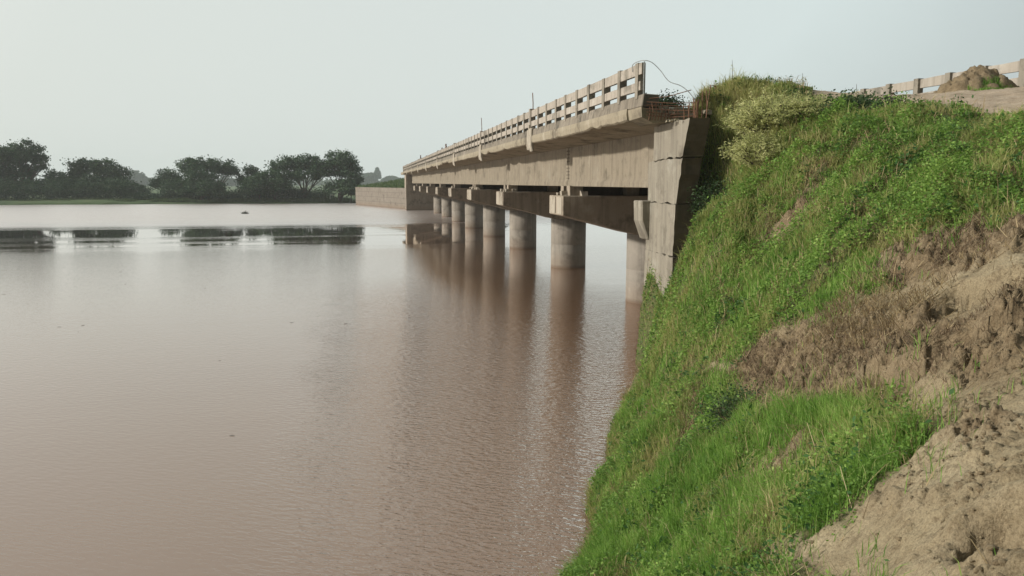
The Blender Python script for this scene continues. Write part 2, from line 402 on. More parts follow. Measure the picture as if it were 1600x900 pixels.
PG = dict(
 mud=[(7.46,7.56),(7.5,8.66),(7.25,9.03),(7.07,9.67),(6.7,9.47),(6.43,8.4),(6.25,9.0),(6.23,10.0),(6.09,10.8),(5.78,10.79),(5.78,12.4),(5.54,12.11),(5.5,10.64),(4.97,8.98),(4.67,6.84),(4.44,5.69),(3.87,4.67),(3.53,4.48),(3.27,4.47),(3.08,4.36),(3.04,4.98),(3.03,5.43),(2.74,4.39),(2.2,2.6),(2.4,-1.5),(8.6,-1.5),(8.4,4.5)],
 patch=[(3.96,7.43),(4.17,7.41),(4.34,7.38),(4.23,6.67),(3.97,6.05),(3.84,6.23),(3.88,6.88)],
 gully=[(7.48,13.9),(7.69,13.46),(8.07,13.02),(8.44,12.88),(8.62,13.53),(8.28,13.83),(7.82,13.94)],
 strip=[(7.38,11.14),(7.9,11.27),(7.94,10.85),(7.68,10.59),(7.31,10.63)],
 small=[(8.52,12.39),(8.82,12.48),(8.78,12.06),(8.56,12.08)],
 sanda=[(5.35,14.21),(5.42,12.63),(5.28,12.1),(5.15,13.17)],
 sandb=[(5.68,12.18),(5.72,10.48),(5.51,10.07),(5.5,11.53)],
 straw=[(5.89,9.27),(6.28,9.47),(6.16,7.8),(5.75,6.98),(5.47,7.28),(5.54,8.06)],
 rough1=[(5.5,11.07),(6.04,10.71),(6.18,9.6),(5.91,7.69),(5.63,6.4),(6.1,5.3),(5.0,4.2),(4.7,5.3),(4.87,5.94),(4.58,5.89),(4.67,6.84),(4.92,8.64)],
 rough2=[(6.68,9.38),(7.07,9.67),(7.25,9.03),(7.5,8.66),(7.6,7.0),(6.75,6.3),(6.45,7.4),(6.46,8.2)],
 rough3=[(3.39,4.75),(3.51,4.34),(3.19,3.72),(3.02,3.65),(3.11,4.22)],
 rough4=[(2.71,3.49),(2.88,3.38),(3.03,3.17),(3.3,2.7),(2.61,2.0)],
 rough5=[(4.05,4.62),(4.08,4.09),(3.87,3.88),(3.89,4.35)],
 fine=[(2.0,9.5),(3.17,11.9),(5.27,16.5),(5.73,15.83),(5.42,11.6),(4.99,9.1),(4.67,6.84),(4.37,5.31),(3.78,4.56),(3.22,4.43),(3.04,4.98),(2.5,4.2),(0,3)],
 road=[(11.30,17.4),(12.35,16.44),(12.15,15.14),(11.95,13.61),(11.7,12.12),(11.4,5),(11,-10),(24,-10),(24,24),(13,24)],
)
CRACKS = [[(5.89,6.91),(6.01,6.94),(6.05,6.74),(6.02,6.39),(5.99,6.03),(5.8,5.3)],
          [(4.85,6.61),(4.85,6.24),(4.87,5.94),(5.05,5.86),(5.14,5.68),(5.21,5.48)]]
def masks(x, y):
    wx = x + (fbm(x * 1.9, y * 1.9, 11) - 0.5) * 0.45; wy = y + (fbm(x * 1.9, y * 1.9, 31) - 0.5) * 0.45
    P = lambda k, s=0.15: poly_mask(wx, wy, PG[k], s)
    mud = P('mud', 0.12)
    for k in ('patch', 'gully', 'strip', 'small', 'sanda', 'sandb'): mud = np.maximum(mud, P(k, 0.12))
    rough = np.maximum.reduce([P('rough1', .2), P('rough2', .2), P('rough3', .12) * .45, P('rough4', .1) * .4, P('rough5', .08), P('gully', .15), P('strip', .15), P('small', .1), P('patch', .15) * 0.5])
    road = poly_mask(x + (fbm(x, y, 5) - .5) * 1.0, y, PG['road'], 0.25)
    return mud, rough, road, P('straw', .3), P('fine', .3)
def H0(x, y):
    x = np.asarray(x, float); y = np.asarray(y, float)
    z = _C[-3] + _C[-2] * x + _C[-1] * y
    for i in range(_n): z = z + _C[i] * _phi((x - CT[i, 0]) ** 2 + (y - CT[i, 1]) ** 2)
    # eroded ground behind and under the bridge seat
    drop = sstep(21.0, 21.7, y) * sstep(7.0, 7.4, x) * (1 - sstep(19.0, 20.5, x))
    z = z * (1 - drop) + drop * (-2.0)
    river = sstep(19.25, 19.75, y) * (1 - sstep(7.55, 7.85, x))
    z = z * (1 - river) - 2.0 * river
    # hollow washed out behind the wing wall
    hol = sstep(17.2, 17.7, y) * (1 - sstep(8.85, 9.35, x)) * sstep(7.9, 8.1, x) * (1 - drop) * (1 - sstep(19.3, 19.9, y))
    z = np.where(hol > 0, np.minimum(z, z * (1 - hol) + 4.2 * hol), z)
    # water-cut edge: the bank stays landward of the shoreline
    z = np.where(y > 24, z - (y - 24) * 0.8 * (1 - drop), z)
    return np.clip(z, -3.5, 9.2)
def H(x, y, mk=None):
    x = np.asarray(x, float); y = np.asarray(y, float)
    mud, rough, road, straw, fine = mk if mk else masks(x, y)
    z = H0(x, y)
    z = z + (fbm(x * 0.9, y * 0.9, 3) - 0.5) * 0.35 * (1 - mud * 0.7) * (1 - road)
    veg = (1 - mud) * (1 - road)
    z = z + (fbm(x * 3.1, y * 3.1, 4) - 0.5) * (0.10 + 0.14 * veg) + veg * sstep(.15, .5, z) * (0.16 * lumps(x * 1.7, y * 1.7, 14) * sstep(.4, .6, fbm(x, y, 15)) - .03)
    # clods of slumped soil
    r = rough * sstep(0.30, 0.52, fbm(x * 2.3, y * 2.3, 61))
    z = z + r * (0.13 * lumps(x * 2.6, y * 2.6, 1) + 0.10 * lumps(x * 7.5 + 3, y * 7.5, 2) + 0.04 * lumps(x * 19, y * 19, 3) + 0.016 * lumps(x * 45, y * 45, 4) - 0.07)
    z = z + r * (fbm(x * 5, y * 5, 23, 5, .6) - 0.5) * 0.22
    ex, ey = x + (fbm(x * 7, y * 7, 81) - .5) * .25, y + (fbm(x * 7, y * 7, 82) - .5) * .25
    z = z - r * (0.075 * (1 - sstep(0.0, 0.22, cell_edge(ex * 4.2, ey * 4.2, 5))) + 0.030 * (1 - sstep(0.0, 0.25, cell_edge(ex * 11, ey * 11, 6))))
    # smooth silt: shallow flow lines and scattered crumbs
    ang = 0.35; fx = x * math.cos(ang) + y * math.sin(ang); fy = -x * math.sin(ang) + y * math.cos(ang)
    sm = mud * (1 - r)
    st = fbm(fx * 9, fy * 1.6, 41)
    z = z + sm * ((st - 0.5) * 0.045 + (fbm(x * 12, y * 12, 43) - 0.5) * 0.022)
    cr = sstep(0.50, 0.64, fbm(x * 2.6, y * 2.6, 47))
    z = z + sm * cr * (0.040 * lumps(x * 14, y * 14, 5) + 0.022 * lumps(x * 33, y * 33, 6) + (fbm(x * 30, y * 30, 87, 3, .6) - .5) * .03)
    z = z + sm * 0.006 * lumps(x * 60, y * 60, 8)
    for cp in CRACKS:
        jx = x + (fbm(x * 6, y * 6, 71) - .5) * 0.16; jy = y + (fbm(x * 6, y * 6, 72) - .5) * 0.16
        d, side = line_dist(jx, jy, cp)
        z = z + 0.20 * np.where(side > 0, 1, 0) * (1 - sstep(0.0, 0.8, d)) - 0.13 * (1 - sstep(0.02, 0.09, d))
    # caved-in hole at the bank edge
    d = np.hypot((x - 2.98) / 1.0, (y - 2.98) / 1.25) + (fbm(x * 9, y * 9, 77) - .5) * 0.09
    z = z - 0.26 * (1 - sstep(0.15, 0.21, d)) + 0.05 * np.exp(-((d - 0.27) / 0.06) ** 2)
    # the road shoulder
    z = z + road * (fbm(x * 4, y * 4, 53) - 0.5) * 0.08
    return z
def axis(segs):
    out = []
    for a, b, s in segs: out.append(np.arange(a, b - 1e-6, s))
    return np.concatenate(out + [[segs[-1][1]]])
AX = axis([(-16, 0, .4), (0, 2.3, .1), (2.3, 5.4, .015), (5.4, 8, .03), (8, 13, .07), (13, 20, .12), (20, 60, 1.0)])
AY = axis([(-24, 0, .6), (0, 2.1, .1), (2.1, 6.2, .015), (6.2, 11.5, .03), (11.5, 22, .07), (22, 40, .8)])
GX, GY = np.meshgrid(AX, AY)
mk = masks(GX, GY)
GZ = H(GX, GY, mk)
nx, ny = len(AX), len(AY)
idx = np.arange(nx * ny).reshape(ny, nx)
Fq = np.stack([idx[:-1, :-1], idx[:-1, 1:], idx[1:, 1:], idx[1:, :-1]], -1).reshape(-1, 4)
me = mesh_np('embankment', np.stack([GX, GY, GZ], -1).reshape(-1, 3), [Fq], True,
             {'mud': mk[0].ravel(), 'rough': mk[1].ravel(), 'road': mk[2].ravel()})
def ground_mat():
    m, t, b = newmat('bank_soil')
    A = lambda k: N(t, 'ShaderNodeAttribute', attribute_name=k).outputs['Fac']
    n1 = pos_noise(t, 1.1, 5, 0.6)
    silt = ramp_node(t, [(0.3, (0.240, 0.192, 0.118)), (0.5, (0.335, 0.275, 0.175)), (0.7, (0.41, 0.345, 0.230))], n1.outputs['Fac']).outputs[0]
    n2 = pos_noise(t, 5.5, 6, 0.65)
    clod = ramp_node(t, [(0.28, (0.080, 0.053, 0.030)), (0.48, (0.180, 0.130, 0.076)), (0.68, (0.31, 0.240, 0.150))], n2.outputs['Fac']).outputs[0]
    litter = ramp_node(t, [(0.3, (0.06, 0.075, 0.028)), (0.55, (0.11, 0.125, 0.045)), (0.75, (0.19, 0.16, 0.08))], n2.outputs['Fac']).outputs[0]
    n3 = pos_noise(t, 3.0, 5, 0.6, (1, 1, 1), (7, 1, 2))
    sand = ramp_node(t, [(0.3, (0.36, 0.28, 0.20)), (0.65, (0.50, 0.41, 0.31))], n3.outputs['Fac']).outputs[0]
    c = mixc(t, A('mud'), litter, silt)
    c = mixc(t, math_(t, 'MULTIPLY', A('rough'), 0.72), c, clod)
    c = mixc(t, math_(t, 'MULTIPLY', A('mud'), ramp_node(t, [(0.56, (0, 0, 0)), (0.66, (.6, .6, .6))], n2.outputs['Fac']).outputs[0]), c, (0.12, 0.085, 0.05))
    c = mixc(t, A('road'), c, sand)
    n4 = pos_noise(t, 60, 4, 0.75)
    c = mixc(t, 0.55, c, ramp_node(t, [(0.36, (0.42, 0.38, 0.33)), (0.52, (1, 1, 1)), (0.68, (1.25, 1.22, 1.15))], n4.outputs['Fac']).outputs[0], 'MULTIPLY')
    n8 = pos_noise(t, 13, 5, 0.7, (1, 1, 1), (5, 2, 1))
    c = mixc(t, 0.42, c, ramp_node(t, [(0.36, (0.50, 0.44, 0.38)), (0.50, (1, 1, 1))], n8.outputs['Fac']).outputs[0], 'MULTIPLY')
    # the soaked rim by the water
    g = N(t, 'ShaderNodeNewGeometry'); sp = N(t, 'ShaderNodeSeparateXYZ'); t.links.new(g.outputs['Position'], sp.inputs[0])
    wet = N(t, 'ShaderNodeMapRange'); wet.inputs['From Min'].default_value = 0.35; wet.inputs['From Max'].default_value = 0.05
    t.links.new(sp.outputs['Z'], wet.inputs['Value'])
    c = mixc(t, math_(t, 'MULTIPLY', wet.outputs[0], 0.7), c, (0.09, 0.06, 0.04))
    t.links.new(c, b.inputs['Base Color']); b.inputs['Roughness'].default_value = 0.92
    b.inputs['Specular IOR Level'].default_value = 0.2
    bp = N(t, 'ShaderNodeBump'); bp.inputs['Strength'].default_value = 1.0; bp.inputs['Distance'].default_value = 0.035
    n5 = pos_noise(t, 24, 6, 0.7)
    t.links.new(math_(t, 'ADD', n5.outputs['Fac'], math_(t, 'MULTIPLY', n4.outputs['Fac'], 0.3)), bp.inputs['Height'])
    t.links.new(bp.outputs[0], b.inputs['Normal'])
    return m
M['ground'] = ground_mat()
tag(link('embankment', me, M['ground']), kind='structure')
# quick height lookup on the same grid
def HZ(x, y):
    i = np.clip(np.searchsorted(AX, x) - 1, 0, nx - 2); j = np.clip(np.searchsorted(AY, y) - 1, 0, ny - 2)
    tx = (x - AX[i]) / (AX[i + 1] - AX[i]); ty = (y - AY[j]) / (AY[j + 1] - AY[j])
    return (GZ[j, i] * (1 - tx) + GZ[j, i + 1] * tx) * (1 - ty) + (GZ[j + 1, i] * (1 - tx) + GZ[j + 1, i + 1] * tx) * ty

# ------------------------------------------------------------------ river
def water_mat():
    m, t, b = newmat('muddy_water')
    n = pos_noise(t, 0.05, 4, 0.6)
    c = ramp_node(t, [(0.3, (0.190, 0.104, 0.055)), (0.7, (0.220, 0.126, 0.070))], n.outputs['Fac']).outputs[0]
    t.nodes.remove(b)
    df = N(t, 'ShaderNodeBsdfDiffuse'); t.links.new(c, df.inputs['Color'])
    gl = N(t, 'ShaderNodeBsdfAnisotropic', distribution='GGX'); gl.inputs['Color'].default_value = (1.0, .95, .925, 1)
    fr = N(t, 'ShaderNodeFresnel'); fr.inputs['IOR'].default_value = WATER_IOR
    mx = N(t, 'ShaderNodeMixShader'); t.links.new(math_(t, 'MINIMUM', math_(t, 'MULTIPLY', fr.outputs[0], 1.4), 1.0), mx.inputs[0]); t.links.new(df.outputs[0], mx.inputs[1]); t.links.new(gl.outputs[0], mx.inputs[2])
    t.links.new(mx.outputs[0], t.nodes['Material Output'].inputs['Surface'])
    g = N(t, 'ShaderNodeNewGeometry'); sp = N(t, 'ShaderNodeSeparateXYZ'); t.links.new(g.outputs['Position'], sp.inputs[0])
    # wind lanes: smooth slicks and ruffled lanes lie across the river
    n2 = pos_noise(t, 1.0, 3, 0.6, (0.014, 0.24, 1))
    lane = ramp_node(t, [(0.38, (0, 0, 0)), (0.50, (1, 1, 1))], n2.outputs['Fac']).outputs[0]
    def band(a, b_, c_, d):
        r1 = N(t, 'ShaderNodeMapRange', interpolation_type='SMOOTHSTEP'); r1.inputs['From Min'].default_value = a; r1.inputs['From Max'].default_value = b_
        r2 = N(t, 'ShaderNodeMapRange', interpolation_type='SMOOTHSTEP'); r2.inputs['From Min'].default_value = d; r2.inputs['From Max'].default_value = c_
        t.links.new(sp.outputs['Y'], r1.inputs['Value']); t.links.new(sp.outputs['Y'], r2.inputs['Value'])
        return math_(t, 'MULTIPLY', r1.outputs[0], r2.outputs[0])
    calm = band(62, 70, 96, 108)
    calm = math_(t, 'MULTIPLY', calm, math_(t, 'ADD', 0.60, math_(t, 'MULTIPLY', lane, 0.40)))
    far = N(t, 'ShaderNodeMapRange'); far.inputs['From Min'].default_value = 60; far.inputs['From Max'].default_value = 125
    far.inputs['To Min'].default_value = 0.03; far.inputs['To Max'].default_value = 0.40
    t.links.new(sp.outputs['Y'], far.inputs['Value'])
    ro = math_(t, 'MULTIPLY', far.outputs[0], math_(t, 'SUBTRACT', 1.0, math_(t, 'MULTIPLY', calm, 0.99)))
    t.links.new(ro, gl.inputs['Roughness'])
    w1 = pos_noise(t, 5.0, 3, 0.5, (0.8, 2.2, 1), (0, 0, 0), -0.5); w1.noise_dimensions = '2D'
    w2 = pos_noise(t, 1.5, 2, 0.5, (0.8, 2.0, 1)); w2.noise_dimensions = '2D'
    w3 = pos_noise(t, 0.25, 3, 0.5, (0.5, 2.4, 1)); w3.noise_dimensions = '2D'
    h = math_(t, 'ADD', math_(t, 'MULTIPLY', w1.outputs['Fac'], 0.042), math_(t, 'MULTIPLY', w2.outputs['Fac'], 0.010))
    h = math_(t, 'ADD', h, math_(t, 'MULTIPLY', w3.outputs['Fac'], 0.03))
    fw = N(t, 'ShaderNodeMapRange'); fw.inputs['From Min'].default_value = 92; fw.inputs['From Max'].default_value = 125; fw.inputs['To Min'].default_value = 1.0; fw.inputs['To Max'].default_value = 7.0
    t.links.new(sp.outputs['Y'], fw.inputs['Value'])
    h = math_(t, 'MULTIPLY', h, fw.outputs[0])
    h = math_(t, 'MULTIPLY', h, math_(t, 'SUBTRACT', 1.0, math_(t, 'MULTIPLY', calm, 0.955)))
    # ripples thrown back by the bank; the open river is smoother
    rz = N(t, 'ShaderNodeMapRange', interpolation_type='SMOOTHSTEP'); rz.inputs['From Min'].default_value = -3.0; rz.inputs['From Max'].default_value = 2.0
    rz.inputs['To Min'].default_value = 0.12; rz.inputs['To Max'].default_value = 1.4
    n7 = pos_noise(t, 0.35, 3, 0.6, (1, 0.5, 1))
    t.links.new(math_(t, 'ADD', sp.outputs['X'], math_(t, 'MULTIPLY', math_(t, 'SUBTRACT', n7.outputs['Fac'], 0.5), 2.5)), rz.inputs['Value'])
    nr = N(t, 'ShaderNodeMapRange', interpolation_type='SMOOTHSTEP'); nr.inputs['From Min'].default_value = 48; nr.inputs['From Max'].default_value = 14
    t.links.new(sp.outputs['Y'], nr.inputs['Value'])
    h = math_(t, 'MULTIPLY', h, math_(t, 'ADD', 0.14, math_(t, 'MULTIPLY', math_(t, 'SUBTRACT', rz.outputs[0], 0.14), nr.outputs[0])))
    bp = N(t, 'ShaderNodeBump'); bp.inputs['Strength'].default_value = 1.0; bp.inputs['Distance'].default_value = 1.0
    t.links.new(h, bp.inputs['Height'])
    for q in (gl, fr): t.links.new(bp.outputs[0], q.inputs['Normal'])
    return m
M['water'] = water_mat()
me = bpy.data.meshes.new('river_water')
me.from_pydata([(-1500, -400, 0), (60, -400, 0), (60, 1500, 0), (-1500, 1500, 0)], [], [(0, 1, 2, 3)])
tag(link('river_water', me, M['water']), kind='structure')

# ------------------------------------------------------------------ far land: one sheet to the horizon with the river cut into it
def land_mat():
    m, t, b = newmat('far_meadow')
    n = pos_noise(t, 0.08, 6, 0.65)
    c = ramp_node(t, [(0.3, (0.035, 0.070, 0.022)), (0.5, (0.060, 0.105, 0.030)), (0.75, (0.12, 0.13, 0.05))], n.outputs['Fac']).outputs[0]
    t.links.new(c, b.inputs['Base Color']); b.inputs['Roughness'].default_value = 0.95
    return m
M['land'] = land_mat()
lx = axis([(-1500, -300, 60), (-300, -90, 6), (-90, 30, 1.5), (30, 120, 5), (120, 1500, 60)])
ly = axis([(-400, 120, 40), (120, 195, 5), (195, 235, 1.0), (235, 320, 6), (320, 1500, 60)])
LX, LY = np.meshgrid(lx, ly)
shore = 211 + 0.11 * (LX + 12) * (LX < -12) * -0.0 + (fbm(LX * 0.05, LX * 0 + 3, 91) - 0.5) * 5 + (fbm(LX * 0.3, LX * 0 + 1, 92) - .5) * 1.5 - 2.5 * sstep(-30, -80, LX)
land = np.maximum(LY - shore, (LX - 62) * 0.4)
land = np.maximum(land, (-300 - LX) * 0.3)
# tongue of land behind the far retaining wall and approach fill of the road
q = (LX - 2.5) * 0.33 + (LY - 178.5) * 0.0
LZ = np.where(land > 0, 0.12 + np.minimum(land * 0.25, 0.9) + (fbm(LX * 0.07, LY * 0.07, 95) - .5) * 0.7, -1.5)
LZ = np.maximum(LZ, np.where(land > 0, 0.06, -1.5))
lnx, lny = len(lx), len(ly)
idx = np.arange(lnx * lny).reshape(lny, lnx)
Fq = np.stack([idx[:-1, :-1], idx[:-1, 1:], idx[1:, 1:], idx[1:, :-1]], -1).reshape(-1, 4)
me = mesh_np('ground', np.stack([LX, LY, LZ], -1).reshape(-1, 3), [Fq], True)
tag(link('ground', me, M['land']), kind='structure')
# grassy approach fill at the far end of the bridge
ax_ = np.arange(-2.5, 34, 1.0); ay_ = np.arange(154.6, 260, 1.5)
EX, EY = np.meshgrid(ax_, ay_)
wl = (EX - 7.78) * (195.24 - 160.69) - (EY - 160.69) * (-2.63 - 7.78)          # >0 behind the wall line
dist = wl / math.hypot(34.55, 10.41)
rise = np.clip(dist - 0.6, 0, None)
EZ = np.minimum(4.1 + rise * 0.16, 7.3) + (fbm(EX * .3, EY * .3, 97) - .5) * 0.4
EZ = np.where(EX < 6, np.minimum(EZ, 1.2 + (EX + 2.6) * 1.1), EZ)
EZ = np.where(dist < 1.3, -1.0, EZ)
EZ = np.where(EY > 200, EZ - (EY - 200) * 0.12, EZ); EZ = np.where(EX > 24, EZ - (EX - 24) * 0.8, EZ)
n1, n2 = len(ax_), len(ay_)
idx = np.arange(n1 * n2).reshape(n2, n1)
Fq = np.stack([idx[:-1, :-1], idx[:-1, 1:], idx[1:, 1:], idx[1:, :-1]], -1).reshape(-1, 4)
me = mesh_np('far_embankment', np.stack([EX, EY, EZ], -1).reshape(-1, 3), [Fq], True)
tag(link('far_embankment', me, M['land']), kind='structure')
mb = MB()
a = Vector((7.72, 160.9, 0)); b_ = Vector((-2.63, 195.24, 0)); d = (b_ - a).normalized(); nrm = Vector((-d.y, d.x, 0)) 
# nrm points to the river side (-x); give the wall thickness away from it
p = [a, b_, b_ - nrm * 0.8, a - nrm * 0.8]
mb.poly([(q.x, q.y, -2.5) for q in p] + [(q.x, q.y, 4.35) for q in p], [(0, 1, 2, 3), (4, 5, 6, 7), (0, 1, 5, 4), (1, 2, 6, 5), (2, 3, 7, 6), (3, 0, 4, 7)])
a2 = Vector((7.72, 155.0, 0))
mb.box(7.72, 8.5, 154.95, 161.2, -2.5, 4.33)
w_ = mb.build('retaining_wall', M['wall'])
tag(w_, 'long tan concrete retaining wall along the water at the far end of the bridge', 'wall')

# ------------------------------------------------------------------ the bridge
J0, SP, NB = 33.8, 15.0, 8                 # first joint, span, number of river piers
UEND = J0 + SP * NB                        # far abutment, 153.8
WL, WR = 7.16, 18.7                        # outer faces of the two parapets
def zo(w): return 0.35 * (w - WL) / (WR - WL)
bridge = empty('bridge', (12.93, 33.8, 0))
tag(bridge, 'long weathered concrete road bridge on round piers standing in the brown river', 'bridge')
OFF = Vector((12.93, 33.8, 0))
def B(mbuf, name, mat, parent=None, smooth=False, bevel=0.0):
    """parts are modelled in world coordinates and hung on the bridge empty"""
    o = mbuf.build(name, mat, None, smooth, bevel)
    o.parent = parent or bridge
    o.matrix_parent_inverse = Matrix.Translation(-OFF)
    return o
def BP(mbuf, name, mat, parent, smooth=False, bevel=0.0):
    o = mbuf.build(name, mat, None, smooth, bevel); o.parent = parent
    return o
# deck spans
spans = [(20.6, J0)] + [(J0 + SP * k, J0 + SP * (k + 1)) for k in range(NB)]
def rough_slab(u0, u1, seed):
    """cantilevered slab with a spalled, uneven lower edge"""
    du = 0.12 if u1 < 40 else 0.3
    us = np.arange(u0 + 0.02, u1 - 0.02, du); us = np.append(us, u1 - 0.02)
    near = u1 < 40
    prof = []
    for u in us:
        e_ = (fbm(u * 0.7, 0.3, seed) - 0.5) * 0.10 + (fbm(u * 4, 2.3, seed) - 0.5) * 0.05
        sp_ = 0.16 * max(0, fbm(u * 0.45, 7.7, seed + 5) - 0.55) / 0.2
        e_ = float(e_ + sp_)
        bulge = float((fbm(u * 2.2, 5.1, seed + 2) - 0.5) * 0.04)
        w0 = WL - 0.06 + bulge
        zb = 7.16 + e_
        prof.append([(w0, u, 7.50), (w0 - 0.015, u, 7.36), (w0 + 0.01, u, zb + 0.04), (w0 + 0.07, u, zb), (w0 + 0.45, u, min(zb - 0.02 + float(fbm(u * 3, 9.1, seed) - .5) * .12, 7.25)), (8.7, u, 7.03), (12.9, u, 7.06),
                     (WR - 0.3, u, 7.25), (WR + 0.06, u, 7.50), (WR + 0.06, u, 7.85), (12.9, u, 7.70)])
    n = len(prof[0]); V = [p for r in prof for p in r]
    F4 = [(i * n + k, i * n + (k + 1) % n, (i + 1) * n + (k + 1) % n, (i + 1) * n + k) for i in range(len(prof) - 1) for k in range(n)]
    mb = MB(); mb.poly(V, F4 + [tuple(range(n)), tuple(range((len(prof) - 1) * n, len(prof) * n))])
    return mb
for k, (u0, u1) in enumerate(spans):
    B(rough_slab(u0, u1, 200 + k * 7), 'deck_slab', M['slab'])
    # kerb beams under the two parapets
    mb = MB()
    us = np.linspace(u0 + 0.015 if k else 19.55, u1 - 0.015, 3)
    mb.prism([(WL - 0.03, 7.47), (WL + 0.45, 7.47), (WL + 0.45, 7.78), (WL + 0.02, 7.80)], 'y', us[0], us[-1])
    B(mb, 'kerb', M['kerb'], bevel=0.02)
    mb = MB(); mb.prism([(WR - 0.45, 7.82), (WR + 0.03, 7.82), (WR - 0.02, 8.14), (WR - 0.45, 8.12)], 'y', us[0], us[-1])
    B(mb, 'kerb', M['kerb'], bevel=0.02)
    # girders; a small heel along the bottom flange
    g0 = 21.4 if k == 0 else u0 + 0.05
    for j, w in enumerate((8.93, 11.55, 14.17, 16.79)):
        mb = MB()
        mb.prism([(w - 0.05, 5.33), (w + 0.40, 5.33), (w + 0.40, 5.50), (w + 0.33, 5.62), (w + 0.33, 7.05), (w, 7.05), (w, 5.62), (w - 0.05, 5.50)], 'y', g0, u1 - 0.05)
        B(mb, 'girder', M['girder'], bevel=0.015)
    for u in (g0 + 0.7, (g0 + u1) / 2, u1 - 1.0):
        for w in (9.28, 11.90, 14.52):
            mb = MB(); mb.box(w, w + 2.25, u, u + 0.25, 5.75, 7.0); B(mb, 'diaphragm', M['girder'])
# spalling and an old crack line of tie holes on the first visible girder joint
for k in range(9):
    for s in (-0.16, 0.16):
        mb = MB(); mb.box(8.905, 8.935, J0 + s - 0.03, J0 + s + 0.03, 5.66 + 0.15 * k, 5.70 + 0.15 * k, 0.004)
        B(mb, 'tie_hole', M['dark'])
# broken concrete at the torn end of the slab
random.seed(3)
for i in range(34):
    w = random.uniform(7.45, 9.4); u = random.uniform(19.7, 20.75); z = random.uniform(7.1, 7.45); s = random.uniform(0.06, 0.2)
    if i > 22: w = random.uniform(7.7, 8.6); u = random.uniform(18.7, 19.6); z = 7.06; s = random.uniform(.03, .08)
    mb = MB(); mb.box(w, w + s * 1.4, u, u + s, z, z + s * 0.8, s * 0.25); B(mb, 'concrete_chunk', M['slab'])
# concrete haunch bridging slab end and wing wall
mb = MB()
mb.poly([(7.12, 19.55, 7.46), (8.0, 19.75, 7.28), (8.02, 19.8, 7.10), (7.5, 19.7, 7.06), (7.16, 19.6, 7.20),
         (7.12, 20.64, 7.46), (8.0, 20.64, 7.28), (8.02, 20.64, 7.08), (7.5, 20.64, 7.04), (7.16, 20.64, 7.18)],
        [(0, 1, 2, 3, 4), (9, 8, 7, 6, 5), (0, 5, 6, 1), (1, 6, 7, 2), (2, 7, 8, 3), (3, 8, 9, 4), (4, 9, 5, 0)])
B(mb, 'slab_haunch', M['slab'])
# exposed reinforcement
random.seed(12)
def bar(pts, r=0.013): mb = MB(); mb.tube(pts, r, 5); B(mb, 'rebar', M['rust'])
for i in range(11):
    w = 8.05 + i * 0.055 + random.uniform(-.015, .015); u = 18.75 + random.uniform(-.1, .3); h = 7.42 + i * 0.035 + random.uniform(-.05, .08)
    bar([(w, u, 7.02), (w + random.uniform(-.01, .01), u, (7.02 + h) / 2), (w + random.uniform(-.03, .03), u, h)])
bar([(8.50, 18.6, 7.02), (8.53, 18.6, 7.5), (8.60, 18.6, 7.93), (8.74, 18.62, 7.90), (8.75, 18.62, 7.84)], 0.015)
for i in range(10):
    w = 7.35 + i * 0.085; h = 7.50 + random.uniform(-.08, .1)
    bar([(w, 19.6, 7.12), (w + random.uniform(-.02, .02), 19.5, 7.3), (w + random.uniform(-.03, .03), 19.55, h)])
for i in range(5):
    z = 7.20 + i * 0.085
    bar([(7.25, 19.5, z + .04), (7.9, 19.4 + random.uniform(-.1, .1), z + random.uniform(-.02, .03)), (8.5, 19.2 + random.uniform(-.1, .1), z + random.uniform(-.03, .03))])
bar([(7.2, 19.6, 7.66), (7.8, 19.4, 7.72), (8.3, 19.1, 7.86)], 0.012)
# parapets: posts stand behind two flat rails
def post_mesh(zb, zt, flip):
    mb = MB()
    if not flip: mb.box(-0.012, 0.20, -0.11, 0.11, zb, zt)
    else: mb.box(-0.20, 0.012, -0.11, 0.11, zb, zt)
    me = bpy.data.meshes.new('post'); me.from_pydata(mb.v, [], mb.f); me.materials.append(M['post']); me.update()
    return me
pl = post_mesh(7.70, 8.63, False); pr = post_mesh(8.05, 9.0, True)
def put(me, name, loc, rz=0.0, rx=0.0):
    o = bpy.data.objects.new(name, me); COL.objects.link(o); o.parent = bridge
    o.location = Vector(loc) - OFF; o.rotation_euler = (rx, 0, rz); return o
nl = 0
u = 20.1
posts_l = []
while u < UEND + 0.2:
    posts_l.append(u); u += 1.5
random.seed(5)
for i, u in enumerate(posts_l):
    put(pl, 'post', (WL, u, random.uniform(-.012, .012)), random.uniform(-.015, .015), random.uniform(-.008, .008))
posts_r = [16.6, 18.05, 19.5, 20.96, 22.42, 23.88, 25.34, 26.8, 28.26]
for u in posts_r: put(pr, 'post', (WR, u, 0), random.uniform(-.01, .01))
mb = MB(); u = 29.72
while u < UEND: mb.box(WR - .2, WR + .012, u - .11, u + .11, 8.05, 9.0); u += 1.46
tag(B(mb, 'post', M['post']), kind='stuff')
